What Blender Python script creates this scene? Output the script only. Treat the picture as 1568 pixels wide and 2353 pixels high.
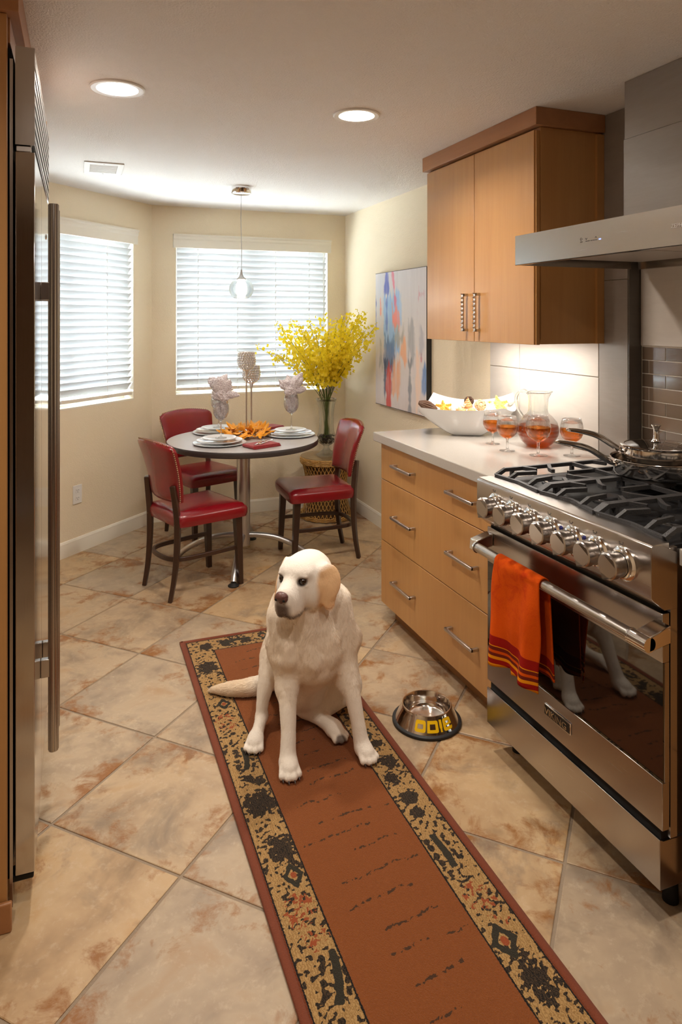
import bpy, bmesh, math, random
import numpy as np
from mathutils import Vector, Matrix

random.seed(7)
rng = np.random.default_rng(11)
PI = math.pi
scene = bpy.context.scene
COL = scene.collection
for _o in list(bpy.data.objects):
    bpy.data.objects.remove(_o)

# ------------------------------------------------------------------ camera
CAM_H, YAW, FPX, HORIZON = 1.465, 0.3651, 1589.0, 733.0
cam_data = bpy.data.cameras.new('camera')
cam_data.sensor_fit = 'HORIZONTAL'
cam_data.sensor_width = 24.0
cam_data.lens = 24.0 * FPX / 1568.0
cam_data.shift_y = -(2353 / 2 - HORIZON) / 1568.0
cam_data.clip_start = 0.02
cam = bpy.data.objects.new('camera', cam_data)
cam.location = (0, 0, CAM_H)
cam.rotation_euler = (PI / 2, 0, -YAW)
COL.objects.link(cam)
scene.camera = cam

# ------------------------------------------------------------------ world / exposure
world = bpy.data.worlds.new('overcast_sky')
scene.world = world
world.use_nodes = True
bg = world.node_tree.nodes['Background']
bg.inputs[0].default_value = (0.78, 0.90, 1.0, 1)
bg.inputs[1].default_value = 26.0
vs = scene.view_settings
vs.view_transform = 'Standard'
vs.look = 'None'
vs.exposure = 0.42
vs.gamma = 1.0
vs.use_curve_mapping = False
# light paths: enough bounces for a closed room
scene.cycles.max_bounces = 8
scene.cycles.transmission_bounces = 8

CAN_POWER = 8.0           # each recessed ceiling can
UNDERCAB_POWER = 3.6
PENDANT_POWER = 5.0
WARM = (1.0, 0.895, 0.785)

# ------------------------------------------------------------------ helpers
def srgb(r, g, b):
    f = lambda c: (c / 255 / 12.92) if c / 255 <= 0.04045 else ((c / 255 + 0.055) / 1.055) ** 2.4
    return (f(r), f(g), f(b))

def wpos(o):
    p = Vector((0, 0, 0))
    while o:
        p = p + o.location
        o = o.parent
    return p

class MB:
    """collects plain geometry, then links it as one mesh object"""
    def __init__(s):
        s.v = []; s.f = []
    def add(s, vs_, fs_):
        b = len(s.v)
        s.v += [tuple(p) for p in vs_]
        s.f += [tuple(i + b for i in f) for f in fs_]
        return s
    def box(s, x0, x1, y0, y1, z0, z1):
        x0, x1 = min(x0, x1), max(x0, x1); y0, y1 = min(y0, y1), max(y0, y1); z0, z1 = min(z0, z1), max(z0, z1)
        return s.add([(x0,y0,z0),(x1,y0,z0),(x1,y1,z0),(x0,y1,z0),(x0,y0,z1),(x1,y0,z1),(x1,y1,z1),(x0,y1,z1)],
                     [(0,3,2,1),(4,5,6,7),(0,1,5,4),(1,2,6,5),(2,3,7,6),(3,0,4,7)])
    def hexa(s, pts):
        return s.add(pts, [(0,3,2,1),(4,5,6,7),(0,1,5,4),(1,2,6,5),(2,3,7,6),(3,0,4,7)])
    def prism(s, poly, axis, a0, a1):
        """poly: 2D ccw points in the plane across axis ('x': (y,z), 'y': (x,z), 'z': (x,y))"""
        def P(p, a):
            return {'x': (a, p[0], p[1]), 'y': (p[0], a, p[1]), 'z': (p[0], p[1], a)}[axis]
        n = len(poly)
        vs_ = [P(p, a0) for p in poly] + [P(p, a1) for p in poly]
        fs_ = [tuple(range(n - 1, -1, -1)), tuple(range(n, 2 * n))] + [(i, (i + 1) % n, n + (i + 1) % n, n + i) for i in range(n)]
        return s.add(vs_, fs_)
    def tube(s, pts, r, n=8, caps=True, closed=False, flat=None, up=None):
        pts = [Vector(p) for p in pts]; m = len(pts)
        rs = r if isinstance(r, (list, tuple)) else [r] * m
        ref = None; rings = []
        for i, p in enumerate(pts):
            if closed:
                t = pts[(i + 1) % m] - pts[i - 1]
            else:
                t = pts[min(i + 1, m - 1)] - pts[max(i - 1, 0)]
            t.normalize()
            if ref is None:
                ref = Vector(up) if up else (Vector((0, 0, 1)) if abs(t.z) < 0.9 else Vector((1, 0, 0)))
            a = ref - t * ref.dot(t)
            if a.length < 1e-6:
                a = t.orthogonal()
            a.normalize(); b = t.cross(a)
            if not up: ref = a
            ring = []
            for k in range(n):
                th = 2 * PI * (k + 0.5) / n
                ca, sa = math.cos(th), math.sin(th)
                if flat:
                    ring.append(p + a * ca * rs[i] * flat[0] + b * sa * rs[i] * flat[1])
                else:
                    ring.append(p + a * ca * rs[i] + b * sa * rs[i])
            rings.append(ring)
        vs_ = [q for g in rings for q in g]; fs_ = []
        for i in range(m if closed else m - 1):
            j = (i + 1) % m
            for k in range(n):
                l = (k + 1) % n
                fs_.append((i * n + k, i * n + l, j * n + l, j * n + k))
        if caps and not closed:
            fs_.append(tuple(range(n - 1, -1, -1))); fs_.append(tuple((m - 1) * n + k for k in range(n)))
        return s.add(vs_, fs_)
    def cyl(s, p0, p1, r0, r1=None, n=24, caps=True):
        return s.tube([p0, p1], [r0, r0 if r1 is None else r1], n, caps)
    def lathe(s, prof, c=(0, 0, 0), n=32, closed=False, a0=0.0, a1=2 * PI):
        """prof: (r, z) list revolved about z through c"""
        full = abs(a1 - a0 - 2 * PI) < 1e-6
        m = n if full else n + 1
        vs_ = []; fs_ = []; k = len(prof)
        for i in range(m):
            th = a0 + (a1 - a0) * i / n
            for r, z in prof:
                vs_.append((c[0] + r * math.cos(th), c[1] + r * math.sin(th), c[2] + z))
        for i in range(n):
            j = (i + 1) % m
            for q in range(k if closed else k - 1):
                w = (q + 1) % k
                fs_.append((i * k + q, j * k + q, j * k + w, i * k + w))
        return s.add(vs_, fs_)
    def ball(s, c, r, nu=12, nv=8, rot=None):
        rx, ry, rz = (r, r, r) if not isinstance(r, (tuple, list)) else r
        vs_ = []; fs_ = []
        for j in range(nv + 1):
            ph = PI * j / nv
            for i in range(nu):
                th = 2 * PI * i / nu
                p = Vector((rx * math.sin(ph) * math.cos(th), ry * math.sin(ph) * math.sin(th), rz * math.cos(ph)))
                if rot: p = rot @ p
                vs_.append(tuple(p + Vector(c)))
        for j in range(nv):
            for i in range(nu):
                k = (i + 1) % nu
                fs_.append((j * nu + i, (j + 1) * nu + i, (j + 1) * nu + k, j * nu + k))
        return s.add(vs_, fs_)
    def grid(s, fn, nu, nv, wrap=False):
        vs_ = [fn(i / nu, j / nv) for j in range(nv + 1) for i in range(nu + (0 if wrap else 1))]
        w = nu if wrap else nu + 1
        fs_ = []
        for j in range(nv):
            for i in range(nu):
                k = (i + 1) % w if wrap else i + 1
                fs_.append((j * w + i, j * w + k, (j + 1) * w + k, (j + 1) * w + i))
        return s.add(vs_, fs_)
    def xf(s, mat):
        s.v = [tuple(mat @ Vector(p)) for p in s.v]
        return s
    def build(s, name, mat, parent=None, smooth=False, bevel=0.0, seg=2, local=False, sub=0, ang=38, solid=0.0, fix=True):
        off = Vector((0, 0, 0)) if (parent is None or local) else wpos(parent)
        me = bpy.data.meshes.new(name)
        me.from_pydata([(p[0] - off[0], p[1] - off[1], p[2] - off[2]) for p in s.v], [], s.f)
        if fix:
            bm = bmesh.new(); bm.from_mesh(me)
            bmesh.ops.remove_doubles(bm, verts=bm.verts, dist=1e-6)
            bmesh.ops.recalc_face_normals(bm, faces=bm.faces)
            bm.to_mesh(me); bm.free()
        if smooth or bevel:
            me.polygons.foreach_set('use_smooth', [True] * len(me.polygons))
            me.set_sharp_from_angle(angle=math.radians(ang))
        me.materials.append(mat)
        o = bpy.data.objects.new(name, me)
        COL.objects.link(o)
        if parent: o.parent = parent
        if solid:
            md = o.modifiers.new('solidify', 'SOLIDIFY'); md.thickness = solid; md.offset = 0
        if bevel:
            md = o.modifiers.new('bevel', 'BEVEL'); md.width = bevel; md.segments = seg
            md.limit_method = 'ANGLE'; md.angle_limit = math.radians(40); md.harden_normals = False
        if sub:
            md = o.modifiers.new('subdivision', 'SUBSURF'); md.levels = sub; md.render_levels = sub
        return o

def tag(o, label=None, cat=None, group=None, kind=None):
    if label: o['label'] = label
    if cat: o['category'] = cat
    if group: o['group'] = group
    if kind: o['kind'] = kind
    return o

def thing(name, label, cat, loc=(0, 0, 0), rotz=0.0, group=None):
    o = bpy.data.objects.new(name, None)
    o.empty_display_size = 0.05
    COL.objects.link(o)
    o.location = loc; o.rotation_euler = (0, 0, rotz)
    return tag(o, label, cat, group)

def struct(name, mb, mat, **kw):
    return tag(mb.build(name, mat, **kw), kind='structure')

def dup(o, parent=None):
    c = o.copy(); COL.objects.link(c)
    if parent: c.parent = parent
    for ch in list(o.children):
        dup(ch, c)
    return c

def bez(p0, p1, p2, p3, n):
    out = []
    for i in range(n + 1):
        t = i / n; u = 1 - t
        out.append(tuple(u**3 * a + 3*u*u*t * b + 3*u*t*t * c + t**3 * d for a, b, c, d in zip(p0, p1, p2, p3)))
    return out

def spline(pts, n):
    """Catmull-Rom through pts, n samples for each span"""
    P = [Vector(p) for p in pts]; P = [P[0] * 2 - P[1]] + P + [P[-1] * 2 - P[-2]]
    out = []
    for i in range(1, len(P) - 2):
        for k in range(n):
            t = k / n
            a, b, c, d = P[i-1], P[i], P[i+1], P[i+2]
            out.append(0.5 * ((2*b) + (c-a)*t + (2*a-5*b+4*c-d)*t*t + (3*b-a-3*c+d)*t**3))
    out.append(P[-2]); return out

# value noise for python-side shapes
_NT = rng.random((64, 64, 64)).astype(np.float32)
def vnoise(x, y, z=0.0):
    x = np.asarray(x, float); y = np.asarray(y, float) + 0 * x; z = np.asarray(z, float) + 0 * x
    xi, yi, zi = np.floor(x).astype(int), np.floor(y).astype(int), np.floor(z).astype(int)
    fx, fy, fz = x - xi, y - yi, z - zi
    fx, fy, fz = fx*fx*(3-2*fx), fy*fy*(3-2*fy), fz*fz*(3-2*fz)
    g = lambda a, b, c: _NT[(xi + a) % 64, (yi + b) % 64, (zi + c) % 64]
    l = lambda a, b, t: a + (b - a) * t
    return l(l(l(g(0,0,0), g(1,0,0), fx), l(g(0,1,0), g(1,1,0), fx), fy),
             l(l(g(0,0,1), g(1,0,1), fx), l(g(0,1,1), g(1,1,1), fx), fy), fz)
def fbm(x, y, z=0.0, o=4):
    s_, a, t = 0, 0.5, 0
    for k in range(o):
        s_ = s_ + a * vnoise(np.asarray(x) * 2**k + 7.3*k, np.asarray(y) * 2**k + 3.1*k, np.asarray(z) * 2**k); t += a; a *= 0.5
    return s_ / t

# ------------------------------------------------------------------ node materials
MAT = {}
class N:
    def __init__(s, name):
        s.m = bpy.data.materials.new(name); s.m.use_nodes = True
        s.t = s.m.node_tree; s.t.nodes.clear(); MAT[name] = s.m
    def n(s, typ, ins=None, **props):
        nd = s.t.nodes.new('ShaderNode' + typ)
        for k, v in props.items(): setattr(nd, k, v)
        for k, v in (ins or {}).items():
            sk = nd.inputs[k]
            if isinstance(v, bpy.types.NodeSocket): s.t.links.new(v, sk)
            elif isinstance(v, (tuple, list)) and len(v) == 3 and sk.type == 'RGBA': sk.default_value = (*v, 1)
            else: sk.default_value = v
        return nd
    def coord(s, kind='Object'):
        return s.n('TexCoord').outputs[kind]
    def mapping(s, vec, scale=(1, 1, 1), loc=(0, 0, 0), rot=(0, 0, 0)):
        return s.n('Mapping', {'Vector': vec, 'Scale': scale, 'Location': loc, 'Rotation': rot}).outputs[0]
    def noise(s, vec, scale=5, detail=4, rough=0.5, dist=0.0):
        return s.n('TexNoise', {'Vector': vec, 'Scale': scale, 'Detail': detail, 'Roughness': rough, 'Distortion': dist}).outputs[0]
    def math(s, op, a, b=0.0, c=None, clamp=False):
        nd = s.n('Math', operation=op, use_clamp=clamp)
        for i, v in enumerate((a, b, c)):
            if v is None: continue
            if isinstance(v, bpy.types.NodeSocket): s.t.links.new(v, nd.inputs[i])
            else: nd.inputs[i].default_value = v
        return nd.outputs[0]
    def ramp(s, fac, stops, interp='LINEAR'):
        nd = s.n('ValToRGB', {'Fac': fac}); r = nd.color_ramp; r.interpolation = interp
        while len(r.elements) < len(stops): r.elements.new(0.5)
        for e, (p, c) in zip(r.elements, stops):
            e.position = p; e.color = (*c, 1) if len(c) == 3 else c
        return nd.outputs[0]
    def mix(s, fac, a, b):
        nd = s.n('Mix', data_type='RGBA')
        for k, v in ((0, fac), (6, a), (7, b)):
            if isinstance(v, bpy.types.NodeSocket): s.t.links.new(v, nd.inputs[k])
            elif isinstance(v, (tuple, list)): nd.inputs[k].default_value = (*v, 1) if len(v) == 3 else v
            else: nd.inputs[k].default_value = v
        return nd.outputs[2]
    def bump(s, h, strength=0.3, dist=0.01):
        return s.n('Bump', {'Height': h, 'Strength': strength, 'Distance': dist}).outputs[0]
    def bsdf(s, **k):
        ins = {}
        for a, b in k.items():
            ins[{'col': 'Base Color', 'rough': 'Roughness', 'metal': 'Metallic', 'nrm': 'Normal', 'coat': 'Coat Weight',
                 'coat_r': 'Coat Roughness', 'spec': 'Specular IOR Level', 'trans': 'Transmission Weight', 'ior': 'IOR', 'sheen': 'Sheen Weight',
                 'sss': 'Subsurface Weight', 'em': 'Emission Color', 'ems': 'Emission Strength', 'aniso': 'Anisotropic', 'alpha': 'Alpha', 'sheen_r': 'Sheen Roughness'}[a]] = b
        return s.n('BsdfPrincipled', ins).outputs[0]
    def out(s, shader):
        o = s.n('OutputMaterial'); s.t.links.new(shader, o.inputs[0]); return s.m

def simple(name, col, rough=0.5, metal=0.0, bump=0.0, bscale=60, var=0.0, vscale=8, **k):
    m = N(name); c = col; kw = dict(rough=rough, metal=metal, **k)
    if bump or var: co = m.coord()
    if var:
        f = m.noise(co, vscale, 5)
        c = m.mix(f, tuple(x * (1 - var) for x in col), tuple(min(1, x * (1 + var)) for x in col))
    if bump:
        kw['nrm'] = m.bump(m.noise(co, bscale, 4), bump, 0.01)
    return m.out(m.bsdf(col=c, **kw))
# walls / ceiling
def plaster(name, col, scale, strength):
    m = N(name); co = m.coord()
    h = m.noise(co, scale, 3, 0.6)
    h2 = m.noise(co, scale * 0.25, 2)
    hh = m.math('ADD', h, m.math('MULTIPLY', h2, 0.6))
    return m.out(m.bsdf(col=m.mix(m.noise(co, 2.0, 3), tuple(c * 0.97 for c in col), col), rough=0.75, spec=0.25, nrm=m.bump(hh, strength, 0.004)))
plaster('wall_paint', srgb(238, 222, 194), 130, 0.45)
plaster('wall_unlit', srgb(150, 122, 96), 130, 0.3)  # rear wall toned dark for an unlit room, so the steel reflects darker
plaster('ceiling_paint', srgb(238, 231, 224), 150, 1.0)
simple('trim_white', srgb(236, 228, 212), 0.42)
simple('white_plastic', srgb(236, 233, 228), 0.35)
simple('grout', srgb(150, 133, 113), 0.9, bump=0.3, bscale=200)
simple('ground_concrete', srgb(200, 198, 192), 0.9, var=0.1)

# floor tile: one shared material, every tile an object, so the object's random number shifts the pattern
m = N('floor_tile')
co = m.coord(); rnd = m.n('ObjectInfo').outputs['Random']
off = m.n('CombineXYZ', {'X': m.math('MULTIPLY', rnd, 37.0), 'Y': m.math('MULTIPLY', rnd, 91.0), 'Z': m.math('MULTIPLY', rnd, 13.0)}).outputs[0]
p = m.n('VectorMath', {0: co, 1: off}, operation='ADD').outputs[0]
sx = m.n('SeparateXYZ', {0: co})
edge = m.math('MAXIMUM', m.math('ABSOLUTE', sx.outputs[0]), m.math('ABSOLUTE', sx.outputs[1]))     # 0 centre .. .226 edge
big = m.noise(p, 5.0, 4, 0.6, 0.4)
mid = m.noise(p, 11.0, 6, 0.70, 0.4)
fine = m.noise(p, 70.0, 4, 0.7)
base = m.ramp(big, [(0.28, srgb(118, 102, 84)), (0.42, srgb(168, 144, 114)), (0.56, srgb(192, 168, 134)), (0.72, srgb(180, 140, 90))])
tone = m.mix(rnd, m.mix(0.30, base, srgb(206, 164, 110)), m.mix(0.45, base, srgb(162, 150, 136)))
rustf = m.math('ADD', m.math('MULTIPLY', m.math('SUBTRACT', edge, 0.115), 7.0), m.math('MULTIPLY', m.math('SUBTRACT', mid, 0.55), 6.5))
rustf = m.math('ADD', rustf, m.math('MULTIPLY', m.math('SUBTRACT', m.noise(p, 3.2, 3), 0.56), 5.0), clamp=True)
rust = m.mix(m.math('MULTIPLY', rustf, 0.92), tone, srgb(144, 92, 38))
greyf = m.math('MULTIPLY', m.math('SUBTRACT', m.noise(p, 4.0, 5, 0.68, 0.5), 0.53), 5.5, clamp=True)
grey = m.mix(m.math('MULTIPLY', greyf, 0.7), rust, srgb(122, 108, 94))
fin = m.mix(m.math('MULTIPLY', m.math('SUBTRACT', m.noise(p, 34.0, 4, 0.75), 0.54, clamp=True), 1.6, clamp=True), grey, srgb(216, 198, 172))
rr = m.math('ADD', 0.30, m.math('MULTIPLY', mid, 0.22))
m.out(m.bsdf(col=fin, rough=rr, spec=0.45, nrm=m.bump(m.math('ADD', mid, m.math('MULTIPLY', fine, 0.3)), 0.10, 0.006)))

# woods
def wood(name, c0, c1, axis='z', rough=0.38, scale=1.0, coat=0.15):
    m = N(name); co = m.coord()
    sc = {'z': (26, 26, 1.3), 'y': (26, 1.3, 26), 'x': (1.3, 26, 26)}[axis]
    v = m.mapping(co, tuple(a * scale for a in sc))
    g = m.noise(v, 1.0, 6, 0.6, 0.6)
    fl = m.noise(m.mapping(co, tuple(a * scale * (9 if a > 10 else 6) for a in sc)), 1.0, 2)
    big = m.noise(m.mapping(co, tuple(a * 0.10 for a in sc)), 1.0, 2)
    f = m.math('ADD', m.math('MULTIPLY', g, 0.75), m.math('MULTIPLY', m.math('SUBTRACT', big, 0.5), 0.8))
    c = m.ramp(f, [(0.2, c0), (0.72, c1)])
    c = m.mix(m.math('MULTIPLY', m.math('SUBTRACT', fl, 0.60, clamp=True), 1.2), c, tuple(x * 0.6 for x in c0))
    return m.out(m.bsdf(col=c, rough=rough, coat=coat, coat_r=0.25, nrm=m.bump(g, 0.03, 0.002)))
wood('beech', srgb(180, 130, 76), srgb(196, 148, 90), 'z')
wood('beech_horizontal', srgb(160, 108, 68), srgb(178, 126, 82), 'y')
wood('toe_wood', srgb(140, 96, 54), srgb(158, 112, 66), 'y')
wood('espresso_wood', srgb(46, 27, 18), srgb(66, 40, 26), 'z', 0.35, coat=0.3)

# metals
def steel(name, axis, col=(0.48, 0.45, 0.425), rough=0.25, aniso=0.0):
    m = N(name); co = m.coord()
    sc = {'z': (700, 700, 6), 'y': (700, 6, 700), 'x': (6, 700, 700)}[axis]
    g = m.noise(m.mapping(co, sc), 1.0, 3)
    r = m.math('ADD', rough - 0.05, m.math('MULTIPLY', g, 0.10))
    return m.out(m.bsdf(col=m.mix(g, tuple(c * 0.96 for c in col), col), metal=1.0, rough=r, nrm=m.bump(g, 0.012, 0.001)))
steel('steel_brushed_y', 'y')
steel('steel_brushed_z', 'z', rough=0.24)
steel('steel_mirror', 'z', (0.56, 0.53, 0.50), 0.12)
steel('satin_nickel', 'y', (0.55, 0.52, 0.50), 0.33)
steel('table_steel', 'z', (0.55, 0.54, 0.54), 0.36)
simple('chrome', (0.78, 0.77, 0.76), 0.08, 1.0)
simple('polished_steel', (0.76, 0.72, 0.68), 0.11, 1.0)
simple('black_metal', (0.009, 0.009, 0.010), 0.5, 0.0, spec=0.25)
simple('cast_iron', (0.030, 0.029, 0.030), 0.48, 0.0, bump=0.25, bscale=260)
simple('black_rubber', (0.012, 0.012, 0.013), 0.55)
simple('black_gap', (0.006, 0.006, 0.006), 0.8)
simple('oven_glass', (0.004, 0.0035, 0.003), 0.03, 0.0, spec=0.9, coat=0.6, coat_r=0.02)
simple('dark_print', (0.05, 0.045, 0.04), 0.5)
simple('badge_black', (0.01, 0.01, 0.01), 0.4)
simple('logo_grey', (0.42, 0.37, 0.33), 0.4)

# counter, tiles
m = N('quartz'); co = m.coord()
g = m.noise(co, 240, 3, 0.7)
m.out(m.bsdf(col=m.mix(g, srgb(168, 162, 154), srgb(184, 178, 170)), rough=0.16, spec=0.5))
m = N('counter_edge')
m.out(m.bsdf(col=srgb(140, 132, 124), rough=0.3))
def stone_tile(name, c0, c1, rough):
    m = N(name); co = m.coord()
    f = m.noise(m.mapping(co, (3, 3, 9)), 1.6, 6, 0.65, 0.8)
    fi = m.noise(m.mapping(co, (12, 12, 160)), 1.0, 3)
    c = m.mix(m.math('ADD', m.math('MULTIPLY', f, 0.75), m.math('MULTIPLY', fi, 0.25)), c0, c1)
    return m.out(m.bsdf(col=c, rough=rough, nrm=m.bump(fi, 0.04, 0.002)))
stone_tile('stone_tile_light', srgb(186, 178, 168), srgb(210, 202, 193), 0.36)
stone_tile('stone_tile', srgb(126, 117, 109), srgb(154, 145, 136), 0.34)
stone_tile('stone_tile_dark', srgb(86, 79, 72), srgb(108, 100, 92), 0.2)
m = N('subway_tile'); rnd = m.n('ObjectInfo').outputs['Random']
m.out(m.bsdf(col=m.mix(rnd, srgb(96, 82, 70), srgb(122, 104, 88)), rough=0.10, coat=0.4, coat_r=0.05))
simple('tile_grout_white', srgb(232, 224, 212), 0.8)

# upholstery
m = N('red_leather'); co = m.coord()
g = m.noise(co, 220, 3); w = m.noise(co, 7, 4)
m.out(m.bsdf(col=m.mix(w, srgb(116, 12, 22), srgb(140, 18, 28)), rough=0.27, spec=0.5, coat=0.35, coat_r=0.18, nrm=m.bump(m.math('ADD', g, m.math('MULTIPLY', w, 1.6)), 0.10, 0.003)))
simple('red_piping', srgb(96, 14, 18), 0.4)
simple('brass_nail', (0.36, 0.24, 0.14), 0.3, 1.0)

# table
m = N('laminate_grey'); co = m.coord()
m.out(m.bsdf(col=m.mix(m.noise(co, 300, 2), srgb(170, 162, 158), srgb(186, 178, 174)), rough=0.34))
simple('edge_band', srgb(58, 52, 50), 0.45)
simple('porcelain', srgb(226, 225, 224), 0.12, coat=0.3, coat_r=0.04)
simple('charger_porcelain', srgb(214, 222, 226), 0.14)

# glass: thin walls, clear with a facing reflection
def thin_glass(name, tint=(1, 1, 1), refl=0.9, edge=0.25, base=0.04):
    m = N(name)
    lw = m.n('LayerWeight', {'Blend': 0.5})
    f = m.math('ADD', base, m.math('MULTIPLY', m.math('POWER', lw.outputs['Facing'], 1.0 / edge), refl), clamp=True)
    tr = m.n('BsdfTransparent', {'Color': tint}).outputs[0]
    gl = m.n('BsdfGlossy', {'Color': (1, 1, 1), 'Roughness': 0.02}).outputs[0]
    mx = m.n('MixShader', {0: f}); m.t.links.new(tr, mx.inputs[1]); m.t.links.new(gl, mx.inputs[2])
    return m.out(mx.outputs[0])
def solid_glass(name, col, mixf):
    m = N(name)
    gl = m.n('BsdfGlass', {'Color': col, 'Roughness': 0.0, 'IOR': 1.45}).outputs[0]
    tr = m.n('BsdfTransparent', {'Color': col}).outputs[0]
    mx = m.n('MixShader', {0: mixf}); m.t.links.new(gl, mx.inputs[1]); m.t.links.new(tr, mx.inputs[2]); return m.out(mx.outputs[0])
solid_glass('clear_glass', (0.985, 0.99, 0.99), 0.35)
thin_glass('window_glass', (0.96, 0.98, 1.0), 0.6, 0.2)
solid_glass('thick_glass', (0.975, 0.985, 0.982), 0.30)
thin_glass('lid_glass', (0.80, 0.80, 0.79), 0.9, 0.5, 0.10)
# amber drink: real refraction, tinted body
m = N('amber_drink')
gl = m.n('BsdfGlass', {'Color': srgb(236, 170, 92), 'Roughness': 0.0, 'IOR': 1.33}).outputs[0]
tr = m.n('BsdfTransparent', {'Color': srgb(238, 174, 96)}).outputs[0]
mx = m.n('MixShader', {0: 0.45}); m.t.links.new(gl, mx.inputs[1]); m.t.links.new(tr, mx.inputs[2]); m.out(mx.outputs[0])
m = N('amber_drink_deep')
gl = m.n('BsdfGlass', {'Color': srgb(212, 134, 62), 'Roughness': 0.0, 'IOR': 1.33}).outputs[0]
tr = m.n('BsdfTransparent', {'Color': srgb(212, 136, 64)}).outputs[0]
mx = m.n('MixShader', {0: 0.45}); m.t.links.new(gl, mx.inputs[1]); m.t.links.new(tr, mx.inputs[2]); m.out(mx.outputs[0])

# blinds: white vinyl that lets some daylight glow through
m = N('blind_slat')
d = m.bsdf(col=srgb(198, 197, 195), rough=0.45)
t = m.n('BsdfTranslucent', {'Color': srgb(236, 238, 240)}).outputs[0]
mx = m.n('MixShader', {0: 0.10}); m.t.links.new(d, mx.inputs[1]); m.t.links.new(t, mx.inputs[2]); m.out(mx.outputs[0])
simple('cord_white', srgb(232, 230, 226), 0.6)

# emitters (lamps only)
def emitter(name, col, s_):
    m = N(name); e = m.n('Emission', {'Color': col, 'Strength': s_}).outputs[0]; return m.out(e)
emitter('lamp_lens', (1.0, 0.90, 0.78), 30.0)
emitter('bulb_glow', (1.0, 0.90, 0.78), 40.0)
emitter('strip_glow', (1.0, 0.93, 0.84), 8.0)
emitter('led_blue', (0.15, 0.2, 1.0), 4.0)
simple('indicator_blue', srgb(40, 44, 110), 0.2)

# soft goods
m = N('towel_cloth'); co = m.coord('Object')
z = m.n('SeparateXYZ', {0: co}).outputs[2]
zz = m.math('ADD', z, m.math('MULTIPLY', m.math('SUBTRACT', m.noise(co, 12, 2), 0.5), 0.006))
O_, Y_, R_, D_ = srgb(210, 82, 12), srgb(228, 142, 18), srgb(150, 26, 18), srgb(112, 38, 24)
stops = [(0.0, Y_), (0.045, Y_), (0.046, R_), (0.085, R_), (0.086, Y_), (0.115, Y_), (0.116, D_), (0.140, D_), (0.141, O_), (0.165, O_), (0.166, D_), (0.195, D_), (0.196, Y_), (0.205, Y_), (0.206, R_), (0.285, R_), (0.286, O_), (1.0, O_)]
c = m.ramp(m.math('MULTIPLY', m.math('ADD', zz, 0.0), 1 / 0.345), stops, 'CONSTANT')
blot = m.math('MULTIPLY', m.math('SUBTRACT', m.noise(co, 16, 6, 0.7, 1.5), 0.47, clamp=True), 5.0, clamp=True)
c = m.mix(m.math('MULTIPLY', blot, m.math('MULTIPLY', m.math('SUBTRACT', zz, 0.08, clamp=True), 3.2, clamp=True)), c, srgb(180, 40, 14))
m.out(m.bsdf(col=c, rough=0.95, spec=0.1, nrm=m.bump(m.noise(co, 420, 3), 0.35, 0.002)))
m = N('napkin_print'); co = m.coord()
v = m.n('TexWave', {'Vector': co, 'Scale': 62.0, 'Distortion': 14.0, 'Detail': 2.0, 'Detail Scale': 1.6}, wave_type='RINGS').outputs['Fac']
f = m.ramp(v, [(0.30, (0, 0, 0)), (0.52, (1, 1, 1))])
m.out(m.bsdf(col=m.mix(f, srgb(150, 130, 134), srgb(238, 231, 231)), rough=0.9, sheen=0.2))
simple('red_napkin', srgb(146, 16, 24), 0.9, bump=0.2, bscale=300, sheen=0.3)
m = N('orange_leaf'); co = m.coord()
m.out(m.bsdf(col=m.mix(m.noise(co, 26, 4), srgb(244, 142, 10), srgb(252, 182, 26)), rough=0.6, sss=0.0, sheen=0.2))
m = N('yellow_petal'); co = m.coord()
d = m.bsdf(col=m.mix(m.noise(co, 40, 3), srgb(246, 220, 30), srgb(254, 240, 80)), rough=0.6)
t = m.n('BsdfTranslucent', {'Color': srgb(250, 226, 30)}).outputs[0]
mx = m.n('MixShader', {0: 0.5}); m.t.links.new(d, mx.inputs[1]); m.t.links.new(t, mx.inputs[2]); m.out(mx.outputs[0])
simple('flower_stem', srgb(86, 104, 34), 0.55, var=0.25, vscale=30)
simple('pebble', srgb(38, 36, 34), 0.25, var=0.6, vscale=60)
wood('wicker', srgb(168, 122, 56), srgb(206, 162, 88), 'z', 0.5, 3.0)
simple('wicker_shade', srgb(92, 64, 34), 0.7, var=0.3, vscale=40)
simple('crystal_bead', (0.82, 0.78, 0.74), 0.06, 0.75)
simple('silver', (0.74, 0.70, 0.67), 0.16, 1.0)
simple('vent_white', srgb(226, 220, 212), 0.6)
simple('vent_grille', srgb(170, 158, 150), 0.7)
simple('frame_black', (0.012, 0.011, 0.011), 0.4)
simple('shell_white', srgb(240, 226, 206), 0.35, var=0.12, vscale=40)
simple('shell_tan', srgb(206, 156, 104), 0.35, var=0.25, vscale=50)
simple('twig_dark', srgb(74, 50, 32), 0.7, var=0.3, vscale=60)
simple('twig_light', srgb(222, 190, 146), 0.6, var=0.2, vscale=60)
simple('starfish', srgb(246, 206, 110), 0.8, var=0.15, vscale=60, bump=0.5, bscale=140)
simple('starfish_orange', srgb(236, 176, 74), 0.8, var=0.2, vscale=60, bump=0.5, bscale=140)
simple('cone_brown', srgb(96, 66, 46), 0.6, var=0.4, vscale=90)
simple('bowl_yellow', srgb(244, 196, 10), 0.35)
simple('eye_dark', (0.018, 0.010, 0.006), 0.04, coat=1.0, coat_r=0.02)
simple('nail_horn', srgb(60, 48, 42), 0.4)
m = N('dog_nose'); co = m.coord()
m.out(m.bsdf(col=m.mix(m.noise(co, 60, 3), srgb(78, 48, 44), srgb(122, 82, 74)), rough=0.33, nrm=m.bump(m.n('TexVoronoi', {'Vector': co, 'Scale': 420.0}).outputs[0], 0.3, 0.001)))
m = N('dog_coat'); co = m.coord()
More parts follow.
